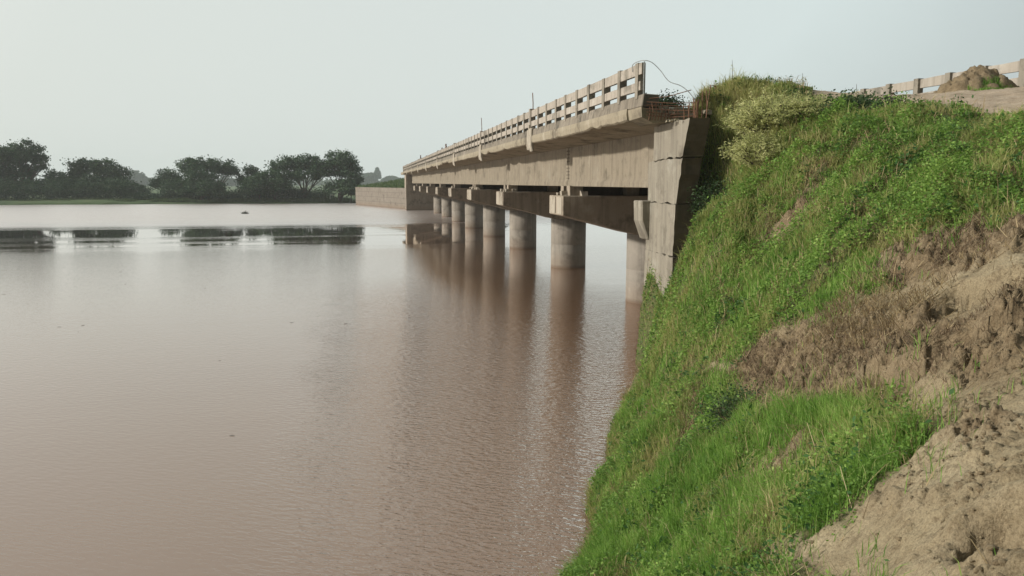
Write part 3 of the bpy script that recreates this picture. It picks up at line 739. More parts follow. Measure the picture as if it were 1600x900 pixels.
# rails, one length per bay of ten posts; a few edges are chipped
def rail(u0, u1, w0, w1, z0, z1, seed):
    n = max(3, int((u1 - u0) / 0.5)) if u1 < 60 else 4
    us = np.linspace(u0, u1, n); V = []
    for i, uu in enumerate(us):
        a_ = float((fbm(uu * 2, 1.1, seed) - .5) * .035); b2 = float((fbm(uu * 2, 4.1, seed) - .5) * .03); c_ = float((fbm(uu * 1.3, 8.1, seed) - .5) * .02)
        V += [(w0 + c_, uu, z0 + a_), (w1 + c_, uu, z0 + a_), (w1 + c_, uu, z1 + b2), (w0 + c_, uu, z1 + b2)]
    F4 = [(i * 4 + k, i * 4 + (k + 1) % 4, (i + 1) * 4 + (k + 1) % 4, (i + 1) * 4 + k) for i in range(n - 1) for k in range(4)]
    mb = MB(); mb.poly(V, F4 + [(0, 1, 2, 3), tuple((n - 1) * 4 + k for k in range(4))])
    B(mb, 'rail', M['rail'])
for k, (u0, u1) in enumerate(spans):
    a_ = 19.72 if k == 0 else u0 + 0.03
    rail(a_, u1 - 0.03, WL + 0.012, WL + 0.11, 8.33, 8.61, 300 + k)
    rail(a_ + (0.1 if k == 0 else 0), u1 - 0.03, WL + 0.012, WL + 0.11, 7.92, 8.15, 330 + k)
    b_ = 15.2 if k == 0 else u0 + 0.03
    rail(b_, u1 - 0.03, WR - 0.11, WR - 0.012, 8.68, 8.97, 360 + k)
    rail(b_, u1 - 0.03, WR - 0.11, WR - 0.012, 8.27, 8.50, 390 + k)
# pale pilasters over the joints, with drips of mortar under them
for k in range(NB):
    u = J0 + SP * k - 0.15
    mb = MB()
    mb.prism([(WL - 0.085, 7.84), (WL + 0.06, 7.86), (WL + 0.06, 6.86), (WL - 0.03, 6.82), (WL - 0.10, 7.1)], 'y', u - 0.52, u - 0.03)
    mb.prism([(WL - 0.07, 7.80), (WL + 0.06, 7.82), (WL + 0.06, 6.96), (WL - 0.05, 6.90), (WL - 0.09, 7.1)], 'y', u + 0.03, u + 0.5)
    mb.prism([(WL - 0.10, 8.0), (WL + 0.0, 8.0), (WL + 0.02, 6.9), (WL - 0.09, 6.96)], 'y', u - 0.06, u + 0.06)
    B(mb, 'pilaster', M['pale'], bevel=0.03)
    mb = MB(); mb.box(WL - 0.03, WL + 0.19, u + 0.02, u + 0.22, 7.86, 8.70)
    B(mb, 'joint_post', M['rail'], bevel=0.01)
# river piers
for k in range(NB):
    u = J0 + SP * k
    pier = empty('pier', (0, 0, 0)); pier.parent = bridge; pier.matrix_parent_inverse = Matrix.Translation(-OFF)
    mb = MB()
    prof = [(8.37, 4.06), (8.50, 4.04), (11.7, 3.20), (14.2, 3.20), (17.4, 4.04), (17.5, 4.06), (17.5, 4.92), (8.37, 4.92)]
    mb.prism([(w, z) for w, z in prof], 'y', u - 1.25, u + 1.25)
    BP(mb, 'pier_cap', M['cap'], pier, bevel=0.03)
    for a_, b_ in ((-1.12, -.25), (.05, 1.16)):                      # patches of pale render on the end face
        mb = MB(); mb.box(8.352, 8.372, u + a_, u + b_, 4.12, 4.86, 0.02); BP(mb, 'render_patch', M['pale'], pier)
    r0 = 1.14
    mb = MB()
    zz = [-3, -0.5, 0.0, 1.48, 1.50, 1.53, 1.55, 3.25]; rr = [r0, r0, r0, r0, r0 - .012, r0 - .012, r0, r0]
    mb.tube([(12.95, u, z) for z in zz], rr, 40)
    BP(mb, 'column', M['pier'], pier, True)
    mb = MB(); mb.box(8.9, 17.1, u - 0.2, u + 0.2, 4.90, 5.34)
    BP(mb, 'dark_gap_fill', M['shade_dark'], pier)  # dark block added so the gap over the cap reads as shaded
    for w in (9.1, 11.72, 14.34, 16.96):
        for s in (-0.55, 0.55):
            mb = MB(); mb.box(w - 0.3, w + 0.3, u + s - 0.26, u + s + 0.26, 4.90, 5.345, 0.02)
            BP(mb, 'bearing_block', M['cap'], pier)
    # crumbled bedding mortar and flood trash wedged on the cap
    random.seed(40 + k)
    for i in range(10 if k < 4 else 0):
        mb = MB()
        w = random.uniform(8.4, 9.3); uu = u + random.uniform(-1.25, 0.9); s = random.uniform(.08, .26)
        mb.box(w, w + s, uu, uu + s * 1.5, 4.90, 4.92 + s * 0.9, s * 0.22)
        BP(mb, 'mortar_rubble', M['pale'], pier)
# near abutment
ab = empty('abutment'); ab.parent = bridge; ab.matrix_parent_inverse = Matrix.Translation(-OFF)
def ragged(prof, seed, amt=0.035, step=0.18):
    random.seed(seed); out = []
    for i in range(len(prof)):
        a_ = Vector(prof[i]); b2 = Vector(prof[(i + 1) % len(prof)]); L = (b2 - a_).length; n = max(1, int(L / step))
        for q in range(n):
            p_ = a_.lerp(b2, q / n)
            if q: p_ = p_ + Vector((random.uniform(-amt, amt), random.uniform(-amt, amt)))
            out.append((p_.x, p_.y))
    return out
mb = MB(); mb.prism(ragged([(18.46, 7.10), (18.82, 6.18), (20.9, 6.12), (20.9, 7.04)], 1), 'x', 8.0, 8.56)
BP(mb, 'wing_wall', M['abut'], ab)
mb = MB(); mb.prism(ragged([(18.86, 6.12), (19.20, 4.95), (21.3, 4.95), (21.3, 6.06)], 2), 'x', 8.015, 8.55)
BP(mb, 'wing_wall', M['abut'], ab)
mb = MB(); mb.prism(ragged([(19.19, 4.92), (19.27, 3.55), (21.32, 3.55), (21.32, 4.92)], 3, .02), 'x', 7.99, 8.53)
BP(mb, 'wing_wall', M['abut'], ab)
mb = MB(); mb.prism(ragged([(19.25, 3.52), (19.35, -2.5), (21.33, -2.5), (21.33, 3.54)], 4, .03), 'x', 7.98, 8.53)
BP(mb, 'wing_wall', M['abut'], ab)
# shade put into the colour: end faces toward the camera take darker concrete
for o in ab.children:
    me = o.data; me.materials.append(M['shade_dark'])
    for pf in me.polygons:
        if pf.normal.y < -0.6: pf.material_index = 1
# seat beam with its tapered overhang
mb = MB(); mb.prism([(7.74, 4.98), (7.76, 4.40), (7.96, 3.85), (18.3, 3.85), (18.3, 4.98)], 'y', 21.05, 21.75)
BP(mb, 'seat_beam', M['abut'], ab, bevel=0.03)
mb = MB(); mb.box(8.54, 18.2, 21.15, 21.7, -3, 3.9)
BP(mb, 'front_wall', M['abut'], ab)
mb = MB(); mb.box(8.57, 18.2, 20.65, 20.92, 4.9, 7.02)
BP(mb, 'dirt_wall', M['abut'], ab)
# far abutment
ab2 = empty('abutment'); ab2.parent = bridge; ab2.matrix_parent_inverse = Matrix.Translation(-OFF)
mb = MB(); mb.box(7.7, 18.3, UEND - 0.1, UEND + 1.1, -3, 4.92)
BP(mb, 'front_wall', M['cap'], ab2)
mb = MB(); mb.box(7.73, 8.3, UEND + 0.1, UEND + 6, 4.36, 7.2)
BP(mb, 'wing_wall', M['cap'], ab2)
mb = MB(); mb.box(8.31, 18.2, UEND + 0.3, UEND + 0.6, 4.9, 7.1)
BP(mb, 'dirt_wall', M['cap'], ab2)
# far approach parapet pieces beyond the last span
mb = MB(); mb.prism([(WL + 0.3, 7.1), (WL + 11.3, 7.2), (WL + 11.3, 7.8), (WL + 0.3, 7.6)], 'y', UEND + 0.05, UEND + 16)
B(mb, 'approach_slab', M['slab'])

# thin rods standing up from the parapet, cable hanging off its broken end
for (px_, u_, z1_, lab) in ((WL + 0.05, 33.4, 9.35, 'rusty steel bar sticking up from the bridge railing at its nearest pale pilaster'),
                            (WL + 0.05, 48.6, 9.5, 'thin steel bar sticking up from the railing at the second pilaster from the broken end')):
    mb = MB(); mb.tube([(px_, u_, 8.3), (px_ + .01, u_, 8.9), (px_ - .01, u_ + .02, z1_)], 0.022, 6)
    tag(mb.build('steel_bar', M['rust']), lab, 'steel bar', 'steel bars on the railing')
mb = MB(); mb.tube([(7.20, 19.62, 7.50), (7.19, 19.60, 8.2), (7.20, 19.62, 8.62)], 0.017, 6)
tag(mb.build('steel_rod', M['cable']), 'thin grey rod standing at the broken end of the bridge railing', 'rod')
def smooth_path(P, n=8):
    P = [Vector(p) for p in P]; out = []
    for i in range(len(P) - 1):
        p0 = P[max(i - 1, 0)]; p1 = P[i]; p2 = P[i + 1]; p3 = P[min(i + 2, len(P) - 1)]
        for k in range(n):
            t = k / n
            out.append(0.5 * ((2 * p1) + (p2 - p0) * t + (2 * p0 - 5 * p1 + 4 * p2 - p3) * t * t + (3 * p1 - p0 - 3 * p2 + p3) * t ** 3))
    return out + [P[-1]]
mb = MB(); mb.tube(smooth_path([(7.14, 20.35, 8.45), (7.12, 20.3, 8.62), (7.14, 20.0, 8.66), (7.20, 19.62, 8.645), (7.36, 19.5, 8.58), (7.55, 19.4, 8.38), (7.72, 19.2, 8.08), (7.95, 19.0, 7.95), (8.12, 18.9, 7.80), (8.28, 18.8, 7.58)]), 0.011, 5)
tag(mb.build('cable', M['cable']), 'loose grey cable curling off the broken railing end down to the rusty bars', 'cable')

# ------------------------------------------------------------------ vegetation helpers
def scatter(n, x0, x1, y0, y1, dens):
    x = rng.uniform(x0, x1, n); y = rng.uniform(y0, y1, n)
    k = rng.random(n) < dens(x, y)
    return x[k], y[k]
def slope(x, y):
    gx = (HZ(x + .12, y) - HZ(x - .12, y)) / .24; gy = (HZ(x, y + .12) - HZ(x, y - .12)) / .24
    return gx, gy
def blades(x, y, z, h, w, lean, az, tint, curl=0.5):
    """grass blades: a quad and a pointed tip each"""
    n = len(x); a = rng.uniform(0, 2 * np.pi, n)
    sx, sy = np.cos(a) * w * .5, np.sin(a) * w * .5
    lx_, ly_ = np.cos(az) * lean * h, np.sin(az) * lean * h
    V = np.empty((n, 5, 3))
    V[:, 0] = np.stack([x - sx, y - sy, z - .02], -1); V[:, 1] = np.stack([x + sx, y + sy, z - .02], -1)
    mx_, my_, mz = x + lx_ * .35, y + ly_ * .35, z + h * .58
    V[:, 2] = np.stack([mx_ + sx * .8, my_ + sy * .8, mz], -1); V[:, 3] = np.stack([mx_ - sx * .8, my_ - sy * .8, mz], -1)
    V[:, 4] = np.stack([x + lx_, y + ly_, z + h * (1 - curl * np.minimum(lean, 1) * .5)], -1)
    b = np.arange(n)[:, None] * 5
    return V.reshape(-1, 3), (b + np.array([0, 1, 2, 3])), (b + np.array([3, 2, 4])), np.repeat(tint, 5)
def leaves(x, y, z, s, tint, up=0.5, asp=0.62):
    """single diamond leaves facing random, mostly upward, directions"""
    n = len(x)
    d = rng.normal(size=(n, 3)); d[:, 2] *= 0.5; d /= np.linalg.norm(d, axis=1, keepdims=True)
    nn = rng.normal(size=(n, 3)) * (1 - up); nn[:, 2] += up * 1.6
    sd_ = np.cross(d, nn); sd_ /= np.linalg.norm(sd_, axis=1, keepdims=True) + 1e-9
    c = np.stack([x, y, z], -1); s = np.asarray(s)[:, None]
    V = np.empty((n, 4, 3)); V[:, 0] = c - d * s * .5; V[:, 1] = c + sd_ * s * asp * .5 - d * s * .05; V[:, 2] = c + d * s * .5; V[:, 3] = c - sd_ * s * asp * .5 - d * s * .05
    b = np.arange(n)[:, None] * 4
    return V.reshape(-1, 3), b + np.arange(4), np.repeat(tint, 4)
def stuff(name, me, mat, label=None, cat=None):
    o = link(name, me, mat); tag(o, kind='stuff')
    if label: o['label'] = label
    if cat: o['category'] = cat
    return o
def jitter_xy(x, y, f, a, s): return x + (fbm(x * f, y * f, s) - .5) * a, y + (fbm(x * f, y * f, s + 1) - .5) * a
SHX = lambda y: np.interp(y, [9.85, 11.19, 13.49, 16.92, 19.63, 21], [2.68, 3.19, 4.15, 5.63, 7.01, 7.6])
def base_mask(x, y):
    mud, rough, road, straw, fine = masks(x, y)
    z = HZ(x, y)
    ok = (z > 0.0) & (y < 22.5)
    # the hollow behind the wing wall is bare and shaded
    hol = (y > 17.4) & (x < 8.75) & (y < 19.6)
    g = (1 - mud) * (1 - road) * ok * (~hol)
    return g, mud, rough, road, straw, fine, z
# --- fine tall grass on the lower bank, shorter on the slope
def tufts(x, y):
    wide = poly_mask(x + (fbm(x * 2.2, y * 2.2, 213) - .5) * .9, y, PG['mud'], .75)
    return (1 - wide) * sstep(.54, .62, fbm(x * 4.5, y * 4.5, 211))
def dens_grass(x, y):
    g, mud, rough, road, straw, fine, z = base_mask(x, y)
    n = fbm(x * 1.3, y * 1.3, 101)
    other = sstep(0.44, 0.60, n) * 0.55
    bare = sstep(0.30, 0.40, fbm(x * 2.6, y * 2.6, 105))
    g = g * (1 - .92 * sstep(.60, .67, fbm(x * 2.4, y * 2.4, 201)))
    g = np.maximum(g * (1 - .75 * sstep(.05, .35, mud) * (mud < .9)), .7 * tufts(x, y) * (z > 0) * (1 - road))
    return g * np.maximum(np.maximum(fine, .6 * mud) * (0.55 + 0.45 * bare), other) * (0.35 + 0.65 * np.clip(9 / np.hypot(x, y), 0, 1))
x, y = scatter(1150000, 0.5, 14, 1.5, 22.5, dens_grass)
d = np.hypot(x, y); z = HZ(x, y)
hh = (0.05 + 0.27 * sstep(.25, .75, fbm(x * 3.0, y * 3.0, 111)) + 0.12 * rng.random(len(x))) * (0.75 + 0.35 * sstep(6, 9, d))
fine_ = masks(x, y)[4]
hh = hh * (0.6 + 0.25 * fine_)
hh *= sstep(-0.02, 0.25, z) * .5 + .5
hh *= 1 - .6 * sstep(10.5, 11.5, x) * sstep(10, 12, y)
tint = np.clip(rng.beta(1.6, 2.4, len(x)) + (fbm(x * 3.2, y * 3.2, 113) - .5) * 1.1, 0, 1)
tint = np.where(rng.random(len(x)) < 0.05, 1.0, tint)
wind = fbm(x * 1.1, y * 1.1, 117) * 6.3
V, Q, T3, ti = blades(x, y, z, hh, 0.0028 + 0.00062 * d, rng.beta(1.5, 3, len(x)) * 1.3, wind + rng.normal(0, 2.2, len(x)), tint)
stuff('grass', mesh_np('grass', V, [Q, T3], False, {'tint': ti}), M['grass'], 'fresh green grass growing on the bank above the water', 'grass')
print('grass', len(x))
# --- leafy ground cover in low mounds
def canopy(x, y):
    a = fbm(x * 1.5, y * 1.5, 131); b = lumps(x * 2.4, y * 2.4, 132); c = lumps(x * 5.5, y * 5.5, 133)
    return 0.02 + 0.36 * sstep(.35, .7, a) * (0.3 + .7 * b) + 0.12 * c * sstep(.3, .5, a) + 0.05 * b
def dens_cover(x, y):
    g, mud, rough, road, straw, fine, z = base_mask(x, y)
    n = fbm(x * 1.3, y * 1.3, 101)
    dd = (1 - 0.88 * fine * (1 - sstep(.46, .56, fbm(x * 1.4, y * 1.4, 137))))
    c = sstep(0.66, 0.50, n) * .75 + .25
    c = c * (1 - .75 * sstep(5.6, 6.6, z) * sstep(15.5, 17, y) * sstep(11.0, 10.2, x))
    g = g * (1 - .92 * sstep(.60, .67, fbm(x * 2.4, y * 2.4, 201)))
    return g * dd * c * np.clip(11 / np.hypot(x, y), 0.3, 1)
x, y = scatter(1100000, 0.8, 16, 2.0, 22.5, dens_cover)
d = np.hypot(x, y); ch = canopy(x, y)
ch *= 1 - .7 * sstep(10.7, 11.6, x) * sstep(10, 12, y)
ch *= sstep(.75, .1, masks(x, y)[0]) * sstep(3.4, 4.8, y) + .05
z = HZ(x, y) + ch * rng.random(len(x)) ** .45
gx, gy = slope(x, y)
tint = np.clip(rng.beta(2, 2.6, len(x)) * .8 + (fbm(x * 1.7, y * 1.7, 139) - .42) * .9, 0, 1)
V, Q, ti = leaves(x, y, z, (0.016 + 0.0025 * d) * rng.uniform(.6, 1.35, len(x)), tint, 0.5)
stuff('ground_cover', mesh_np('ground_cover', V, [Q], False, {'tint': ti}), M['cover'], 'low leafy weeds covering the green slope of the embankment', 'ground cover')
print('cover', len(x))
# --- olive dry-tipped grass on the hill and along crests
def dens_hill(x, y):
    g, mud, rough, road, straw, fine, z = base_mask(x, y)
    top = sstep(5.4, 6.4, z) * sstep(15, 17, y) * sstep(11.3, 10.3, x) + 0.22 * sstep(.5, .62, fbm(x * 1.2, y * 1.2, 141)) + .8 * sstep(.32, .0, np.abs(z - .12)) * (y > 6) + .5 * sstep(.56, .68, fbm(x * 2.1, y * 2.1, 203))
    face = sstep(4.6, 5.4, z) * sstep(14.5, 15.8, y) * sstep(10.8, 10.0, x) * .8
    return g * np.clip(np.maximum(top, face), 0, 1)
x, y = scatter(520000, 1.5, 14, 4, 22.5, dens_hill)
d = np.hypot(x, y); z = HZ(x, y)
tall = sstep(6.2, 7.2, z) * sstep(16.5, 18, y) * sstep(11.3, 10.3, x)
hh = (0.12 + 0.25 * fbm(x * 2, y * 2, 143) + .12 * tall * rng.random(len(x))) * (1 - .6 * sstep(11.2, 11.8, x)) * np.where(rng.random(len(x)) < .06, 1.7, 1)
tint = np.clip(rng.beta(2.4, 2.4, len(x)) + .22 * tall + (fbm(x * 1.4, y * 1.4, 145) - .5) * .8, 0, 1)
V, Q, T3, ti = blades(x, y, z, hh, 0.0045 + 0.0006 * d, rng.beta(2, 2.5, len(x)) * 1.2, rng.uniform(0, 6.28, len(x)), tint)
stuff('hill_grass', mesh_np('hill_grass', V, [Q, T3], False, {'tint': ti}), M['hillgrass'], 'olive and yellowing grass on the top of the embankment hill', 'grass')
print('hill', len(x))
# --- straw and matted roots on the slumped soil
def dens_straw(x, y):
    mud, rough, road, straw, fine = masks(x, y); z = HZ(x, y)
    edge = mud * (1 - mud) * 4
    drift = sstep(.30, .05, np.abs(z - .12)) * (y > 6) * .6
    return np.clip(straw * .9 + edge * .35 * sstep(4.5, 6.5, y) + drift + rough * .10 * sstep(5, 7, y) + .006 + .5 * (1 - mud) * sstep(.59, .68, fbm(x * 2.4, y * 2.4, 201)), 0, 1) * (z > -.02) * (1 - road)
x, y = scatter(260000, 1.5, 11, 2, 20.5, dens_straw)
d = np.hypot(x, y); z = HZ(x, y) + rng.random(len(x)) * .04
V, Q, T3, ti = blades(x, y, z, rng.uniform(.05, .20, len(x)), 0.0035 + 0.0006 * d, rng.uniform(.8, 3.0, len(x)), rng.uniform(0, 6.28, len(x)), rng.random(len(x)), 1.2)
stuff('dry_grass', mesh_np('dry_grass', V, [Q, T3], False, {'tint': ti}), M['straw'], 'pale dry grass lying on the slumped soil and along the water edge', 'dry grass')
print('straw', len(x))
def dens_roots(x, y):
    mud, rough, road, straw, fine = masks(x, y)
    return rough * sstep(4.6, 6, y) * (HZ(x, y) > .3) * sstep(.42, .6, fbm(x * 3, y * 3, 151))
x, y = scatter(170000, 2.3, 9, 2, 14.5, dens_roots)
d = np.hypot(x, y); z = HZ(x, y) + rng.random(len(x)) * .03
V, Q, T3, ti = blades(x, y, z, rng.uniform(.02, .10, len(x)), 0.0028 + 0.00045 * d, rng.uniform(.8, 3.0, len(x)), rng.uniform(0, 6.28, len(x)), rng.random(len(x)), 1.4)
#
stuff('root_mat', mesh_np('root_mat', V, [Q, T3], False, {'tint': ti}), M['roots'], 'brown matted roots hanging in the slumped soil clods', 'roots')
print('roots', len(x))
# --- broad-leaved weeds and dead stalks among the grass
def dens_broad(x, y):
    g, mud, rough, road, straw, fine, z = base_mask(x, y)
    return g * sstep(.56, .66, fbm(x * 2.0, y * 2.0, 221)) * (1 - .5 * sstep(6, 7, z))
x, y = scatter(150000, 1.0, 15, 2.5, 22, dens_broad)
d = np.hypot(x, y); z = HZ(x, y) + .04 + .26 * rng.random(len(x)) ** .6 * lumps(x * 3.5, y * 3.5, 223) + .05 * rng.random(len(x))
V, Q, ti = leaves(x, y, z, (0.034 + 0.0028 * d) * rng.uniform(.6, 1.4, len(x)), np.clip(rng.beta(2, 3, len(x)), 0, 1) * .75, .55, .5)
stuff('broadleaf_weeds', mesh_np('broadleaf_weeds', V, [Q], False, {'tint': ti}), M['dark_weed'], 'clumps of darker broad-leaved weeds scattered through the bank grass', 'weeds')
def dens_stalk(x, y):
    g, mud, rough, road, straw, fine, z = base_mask(x, y)
    return g * (.15 + .85 * sstep(.5, .65, fbm(x * 1.6, y * 1.6, 225)))
x, y = scatter(26000, 1.0, 14, 2.5, 22, dens_stalk)
d = np.hypot(x, y); z = HZ(x, y)
V, Q, T3, ti = blades(x, y, z, rng.uniform(.2, .5, len(x)), 0.0025 + 0.0006 * d, rng.uniform(.1, 1.4, len(x)), rng.uniform(0, 6.28, len(x)), .35 + .65 * rng.random(len(x)), .8)
stuff('dead_stalks', mesh_np('dead_stalks', V, [Q, T3], False, {'tint': ti}), M['straw'], 'dead straw-coloured stalks standing in the bank grass', 'stalks')
# --- crumbs of soil
ico_v = np.array(bpy.data.meshes.new('tmp').vertices) if False else None
import bmesh
_bm = bmesh.new(); bmesh.ops.create_icosphere(_bm, subdivisions=1, radius=1.0)
IV = np.array([v.co[:] for v in _bm.verts]); IF = np.array([[v.index for v in f.verts] for f in _bm.faces]); _bm.free()
def dens_crumb(x, y):
    mud, rough, road, straw, fine = masks(x, y)
    return mud * (.06 + .5 * sstep(.5, .65, fbm(x * 2.6, y * 2.6, 47)) + .5 * rough)
x, y = scatter(42000, 2.3, 8.5, 1.8, 12, dens_crumb)
cl = sstep(.52, .62, fbm(x * 2.6, y * 2.6, 47))
s = np.exp(rng.normal(-5.0, .5, len(x)) + cl * .45); s = np.clip(s, .002, .024)
z = HZ(x, y) + s * .25
n = len(x)
V = IV[None] * (1 + rng.normal(0, .24, (n, len(IV), 1))) * s[:, None, None] * rng.uniform(.55, 1.45, (n, 1, 3)) * np.array([1, 1, .7])
V[:, :, 0] += x[:, None]; V[:, :, 1] += y[:, None]; V[:, :, 2] += z[:, None]
Ff = (np.arange(n)[:, None, None] * len(IV) + IF[None]).reshape(-1, 3)
me = mesh_np('soil_crumbs', V.reshape(-1, 3), [Ff], False, {'mud': np.ones(n * len(IV)), 'rough': np.repeat(np.clip(rng.random(n) * .5 + cl * .45, 0, 1), len(IV))})
stuff('soil_crumbs', me, M['ground'], 'loose crumbs of brown soil on the silt', 'soil')

# --- shrubs on the hill
def shrub(cx, cy, r, h, nst, mat, label, feathery, group, lf=0.05, dens=60, zb=None):
    zb = float(H0(cx, cy)) - .1 if zb is None else zb
    root = empty('shrub', (cx, cy, zb)); tag(root, label, 'shrub', group)
    mb = MB(); P = []; Ti = []
    for i in range(nst):
        a = random.uniform(0, 6.283); rr = r * math.sqrt(random.random()); hh_ = h * (1 - .45 * (rr / r) ** 2) * (random.uniform(.45, 1.15) if feathery else random.uniform(.75, 1.08)); rr *= random.uniform(.8, 1.25) if feathery else 1
        bx_, by_ = random.uniform(-.25, .25) * r, random.uniform(-.25, .25) * r
        pts = []
        droop = random.uniform(.0, .9) if feathery else .05
        for k in range(6):
            t = k / 5
            pts.append((bx_ + math.cos(a) * rr * t ** 1.2 * 1.05, by_ + math.sin(a) * rr * t ** 1.2 * 1.05, hh_ * (t - droop * t ** 3 * .5)))
        mb.tube(pts, [.012 * (1 - .75 * k / 5) for k in range(6)], 4, False)
        tt = np.random.default_rng(i).random(dens) ** .65
        pa = np.array(pts); ii = np.minimum((tt * 5).astype(int), 4); fr = tt * 5 - ii
        q = pa[ii] * (1 - fr[:, None]) + pa[ii + 1] * fr[:, None]
        sp_ = (.028 if feathery else .11) * (1 + h * .5)
        q = q + rng.normal(0, sp_, q.shape)
        P.append(q); Ti.append(np.clip(np.full(dens, random.random() * .5) + rng.random(dens) * .5, 0, 1))
    P = np.concatenate(P); Ti = np.concatenate(Ti)
    V, Q, ti = leaves(P[:, 0], P[:, 1], P[:, 2], lf * rng.uniform(.6, 1.4, len(P)), Ti, .3, .28 if feathery else .7)
    link('foliage', mesh_np('foliage', V, [Q], False, {'tint': ti}), mat, root)
    mb.build('stems', M['bark'], root)
    return root
random.seed(21)
shrub(9.45, 17.2, .85, 1.05, 260, M['pale_bush'], 'large pale olive feathery shrub hanging over the hollow beside the torn end of the bridge', True, 'shrubs on the hill', .085, 70)
shrub(9.75, 18.0, .8, .9, 240, M['pale_bush'], 'pale feathery shrub on the left shoulder of the hill above the largest one', True, 'shrubs on the hill', .08, 60)
shrub(8.95, 16.6, .75, .95, 220, M['pale_bush'], 'pale feathery shrub lower down the slope, just under the largest feathery one', True, 'shrubs on the hill', .08, 60)
shrub(10.2, 16.6, .7, .6, 150, M['pale_bush'], 'rounder dusty green shrub on the hill right of the largest feathery one', True, 'shrubs on the hill', .075, 60)
shrub(10.75, 16.2, .65, .42, 110, M['dark_bush'], 'dark green bush near the crest in the middle of the slope top', False, 'shrubs on the hill', .06, 60)
shrub(11.3, 16.6, .6, .38, 110, M['dark_bush'], 'dark bush at the crest nearest the start of the far guard rail', False, 'shrubs on the hill', .06, 60)
shrub(11.2, 15.2, .55, .38, 100, M['dark_bush'], 'low dark bluish bush below the sandy track', False, 'shrubs on the hill', .055, 60)
shrub(10.9, 18.3, .14, .75, 18, M['dark_bush'], 'small dark upright weed standing alone on the hill skyline', False, 'shrubs on the hill', .06, 50)
shrub(8.95, 18.9, .5, 1.0, 70, M['dark_bush'], 'dark scrub in the shade right behind the abutment wing wall', False, 'shrubs on the hill', .06, 60, 4.6)
shrub(8.6, 21.6, .5, .35, 60, M['dark_bush'], 'scrubby weeds growing on the broken deck behind the rusty bars', False, 'shrubs on the hill', .06, 50, 7.55)
shrub(4.85, 9.2, .38, .42, 70, M['dark_bush'], 'small lush green clump beside the slumped brown clods on the lower bank', False, 'shrubs on the hill', .035, 60)
# slender weeds on the skyline
for i, (wx_, wy_, hz_) in enumerate(((10.0, 20.3, .75), (10.9, 20.6, .4), (9.6, 19.9, .35), (11.6, 19.4, .45), (12.0, 17.6, .5))):
    zb = float(HZ(np.array([wx_]), np.array([wy_]))[0])
    r_ = empty('weed', (wx_, wy_, zb - .05))
    tag(r_, ['tallest bare weed stalk sticking up from the hill top', 'thin weed just right of the tallest stalk on the hill top', 'thin weed on the left shoulder of the hill top',
             'thin weed on the right shoulder of the hill', 'thin weed at the crest near the guard rail'][i], 'weed', 'weeds on the skyline')
    mb = MB(); mb.tube([(0, 0, 0), (.02, 0, hz_ * .6), (.0, .02, hz_ + .1)], [.010, .008, .004], 4); mb.build('stalk', M['bark'], r_)
    q = np.stack([rng.normal(0, .03, 40), rng.normal(0, .03, 40), rng.uniform(.15, hz_, 40)], -1)
    V, Q, ti = leaves(q[:, 0], q[:, 1], q[:, 2], rng.uniform(.03, .07, 40), rng.random(40), .2, .3)
    link('foliage', mesh_np('foliage', V, [Q], False, {'tint': ti}), M['pale_bush'], r_)

# --- soil heap by the far guard rail
def heap(cx, cy, r, h, name, label):
    n = 48; xs = np.linspace(-1.3, 1.3, n); X, Y = np.meshgrid(xs, xs)
    d = np.hypot(X, Y * 1.2); wx_, wy_ = cx + X * r, cy + Y * r
    Z = h * np.clip(1 - d ** 1.7, -.6, 1) + .16 * (lumps(wx_ * 3.3, wy_ * 3.3, 4) - .3) + .10 * lumps(wx_ * 8, wy_ * 8, 5) + (fbm(wx_ * 6, wy_ * 6, 9) - .5) * .15
    Z = Z + 7.92
    idx = np.arange(n * n).reshape(n, n)
    Fq = np.stack([idx[:-1, :-1], idx[:-1, 1:], idx[1:, 1:], idx[1:, :-1]], -1).reshape(-1, 4)
    me = mesh_np(name, np.stack([wx_, wy_, Z], -1).reshape(-1, 3), [Fq], True, {'mud': np.ones(n * n), 'rough': np.full(n * n, .9)})
    root = empty(name, (0, 0, 0)); tag(root, label, 'soil heap')
    link('soil', me, M['ground'], root)
    k = 2200; a = rng.uniform(-.9, .6, k); b = rng.uniform(-1.1, -.5, k)
    gx_, gy_ = cx + a * r * .8, cy + b * r
    ok = fbm(gx_ * 2.5, gy_ * 2.5, 61) > .38; gx_, gy_ = gx_[ok], gy_[ok]; a, b = a[ok] * .8, b[ok]
    gz = 7.92 + h * np.clip(1 - np.hypot(a, b * 1.2) ** 1.7, -.1, 1)
    V, Q, T3, ti = blades(gx_, gy_, gz, rng.uniform(.06, .18, len(gx_)), np.full(len(gx_), .016), rng.uniform(.1, .9, len(gx_)), rng.uniform(0, 6.3, len(gx_)), rng.random(len(gx_)) * .7)
    link('weeds', mesh_np('weeds', V, [Q, T3], False, {'tint': ti}), M['grass'], root)
heap(16.8, 19.2, 1.05, .60, 'soil_heap', 'heap of brown soil with green weeds beside the guard rail on the road')

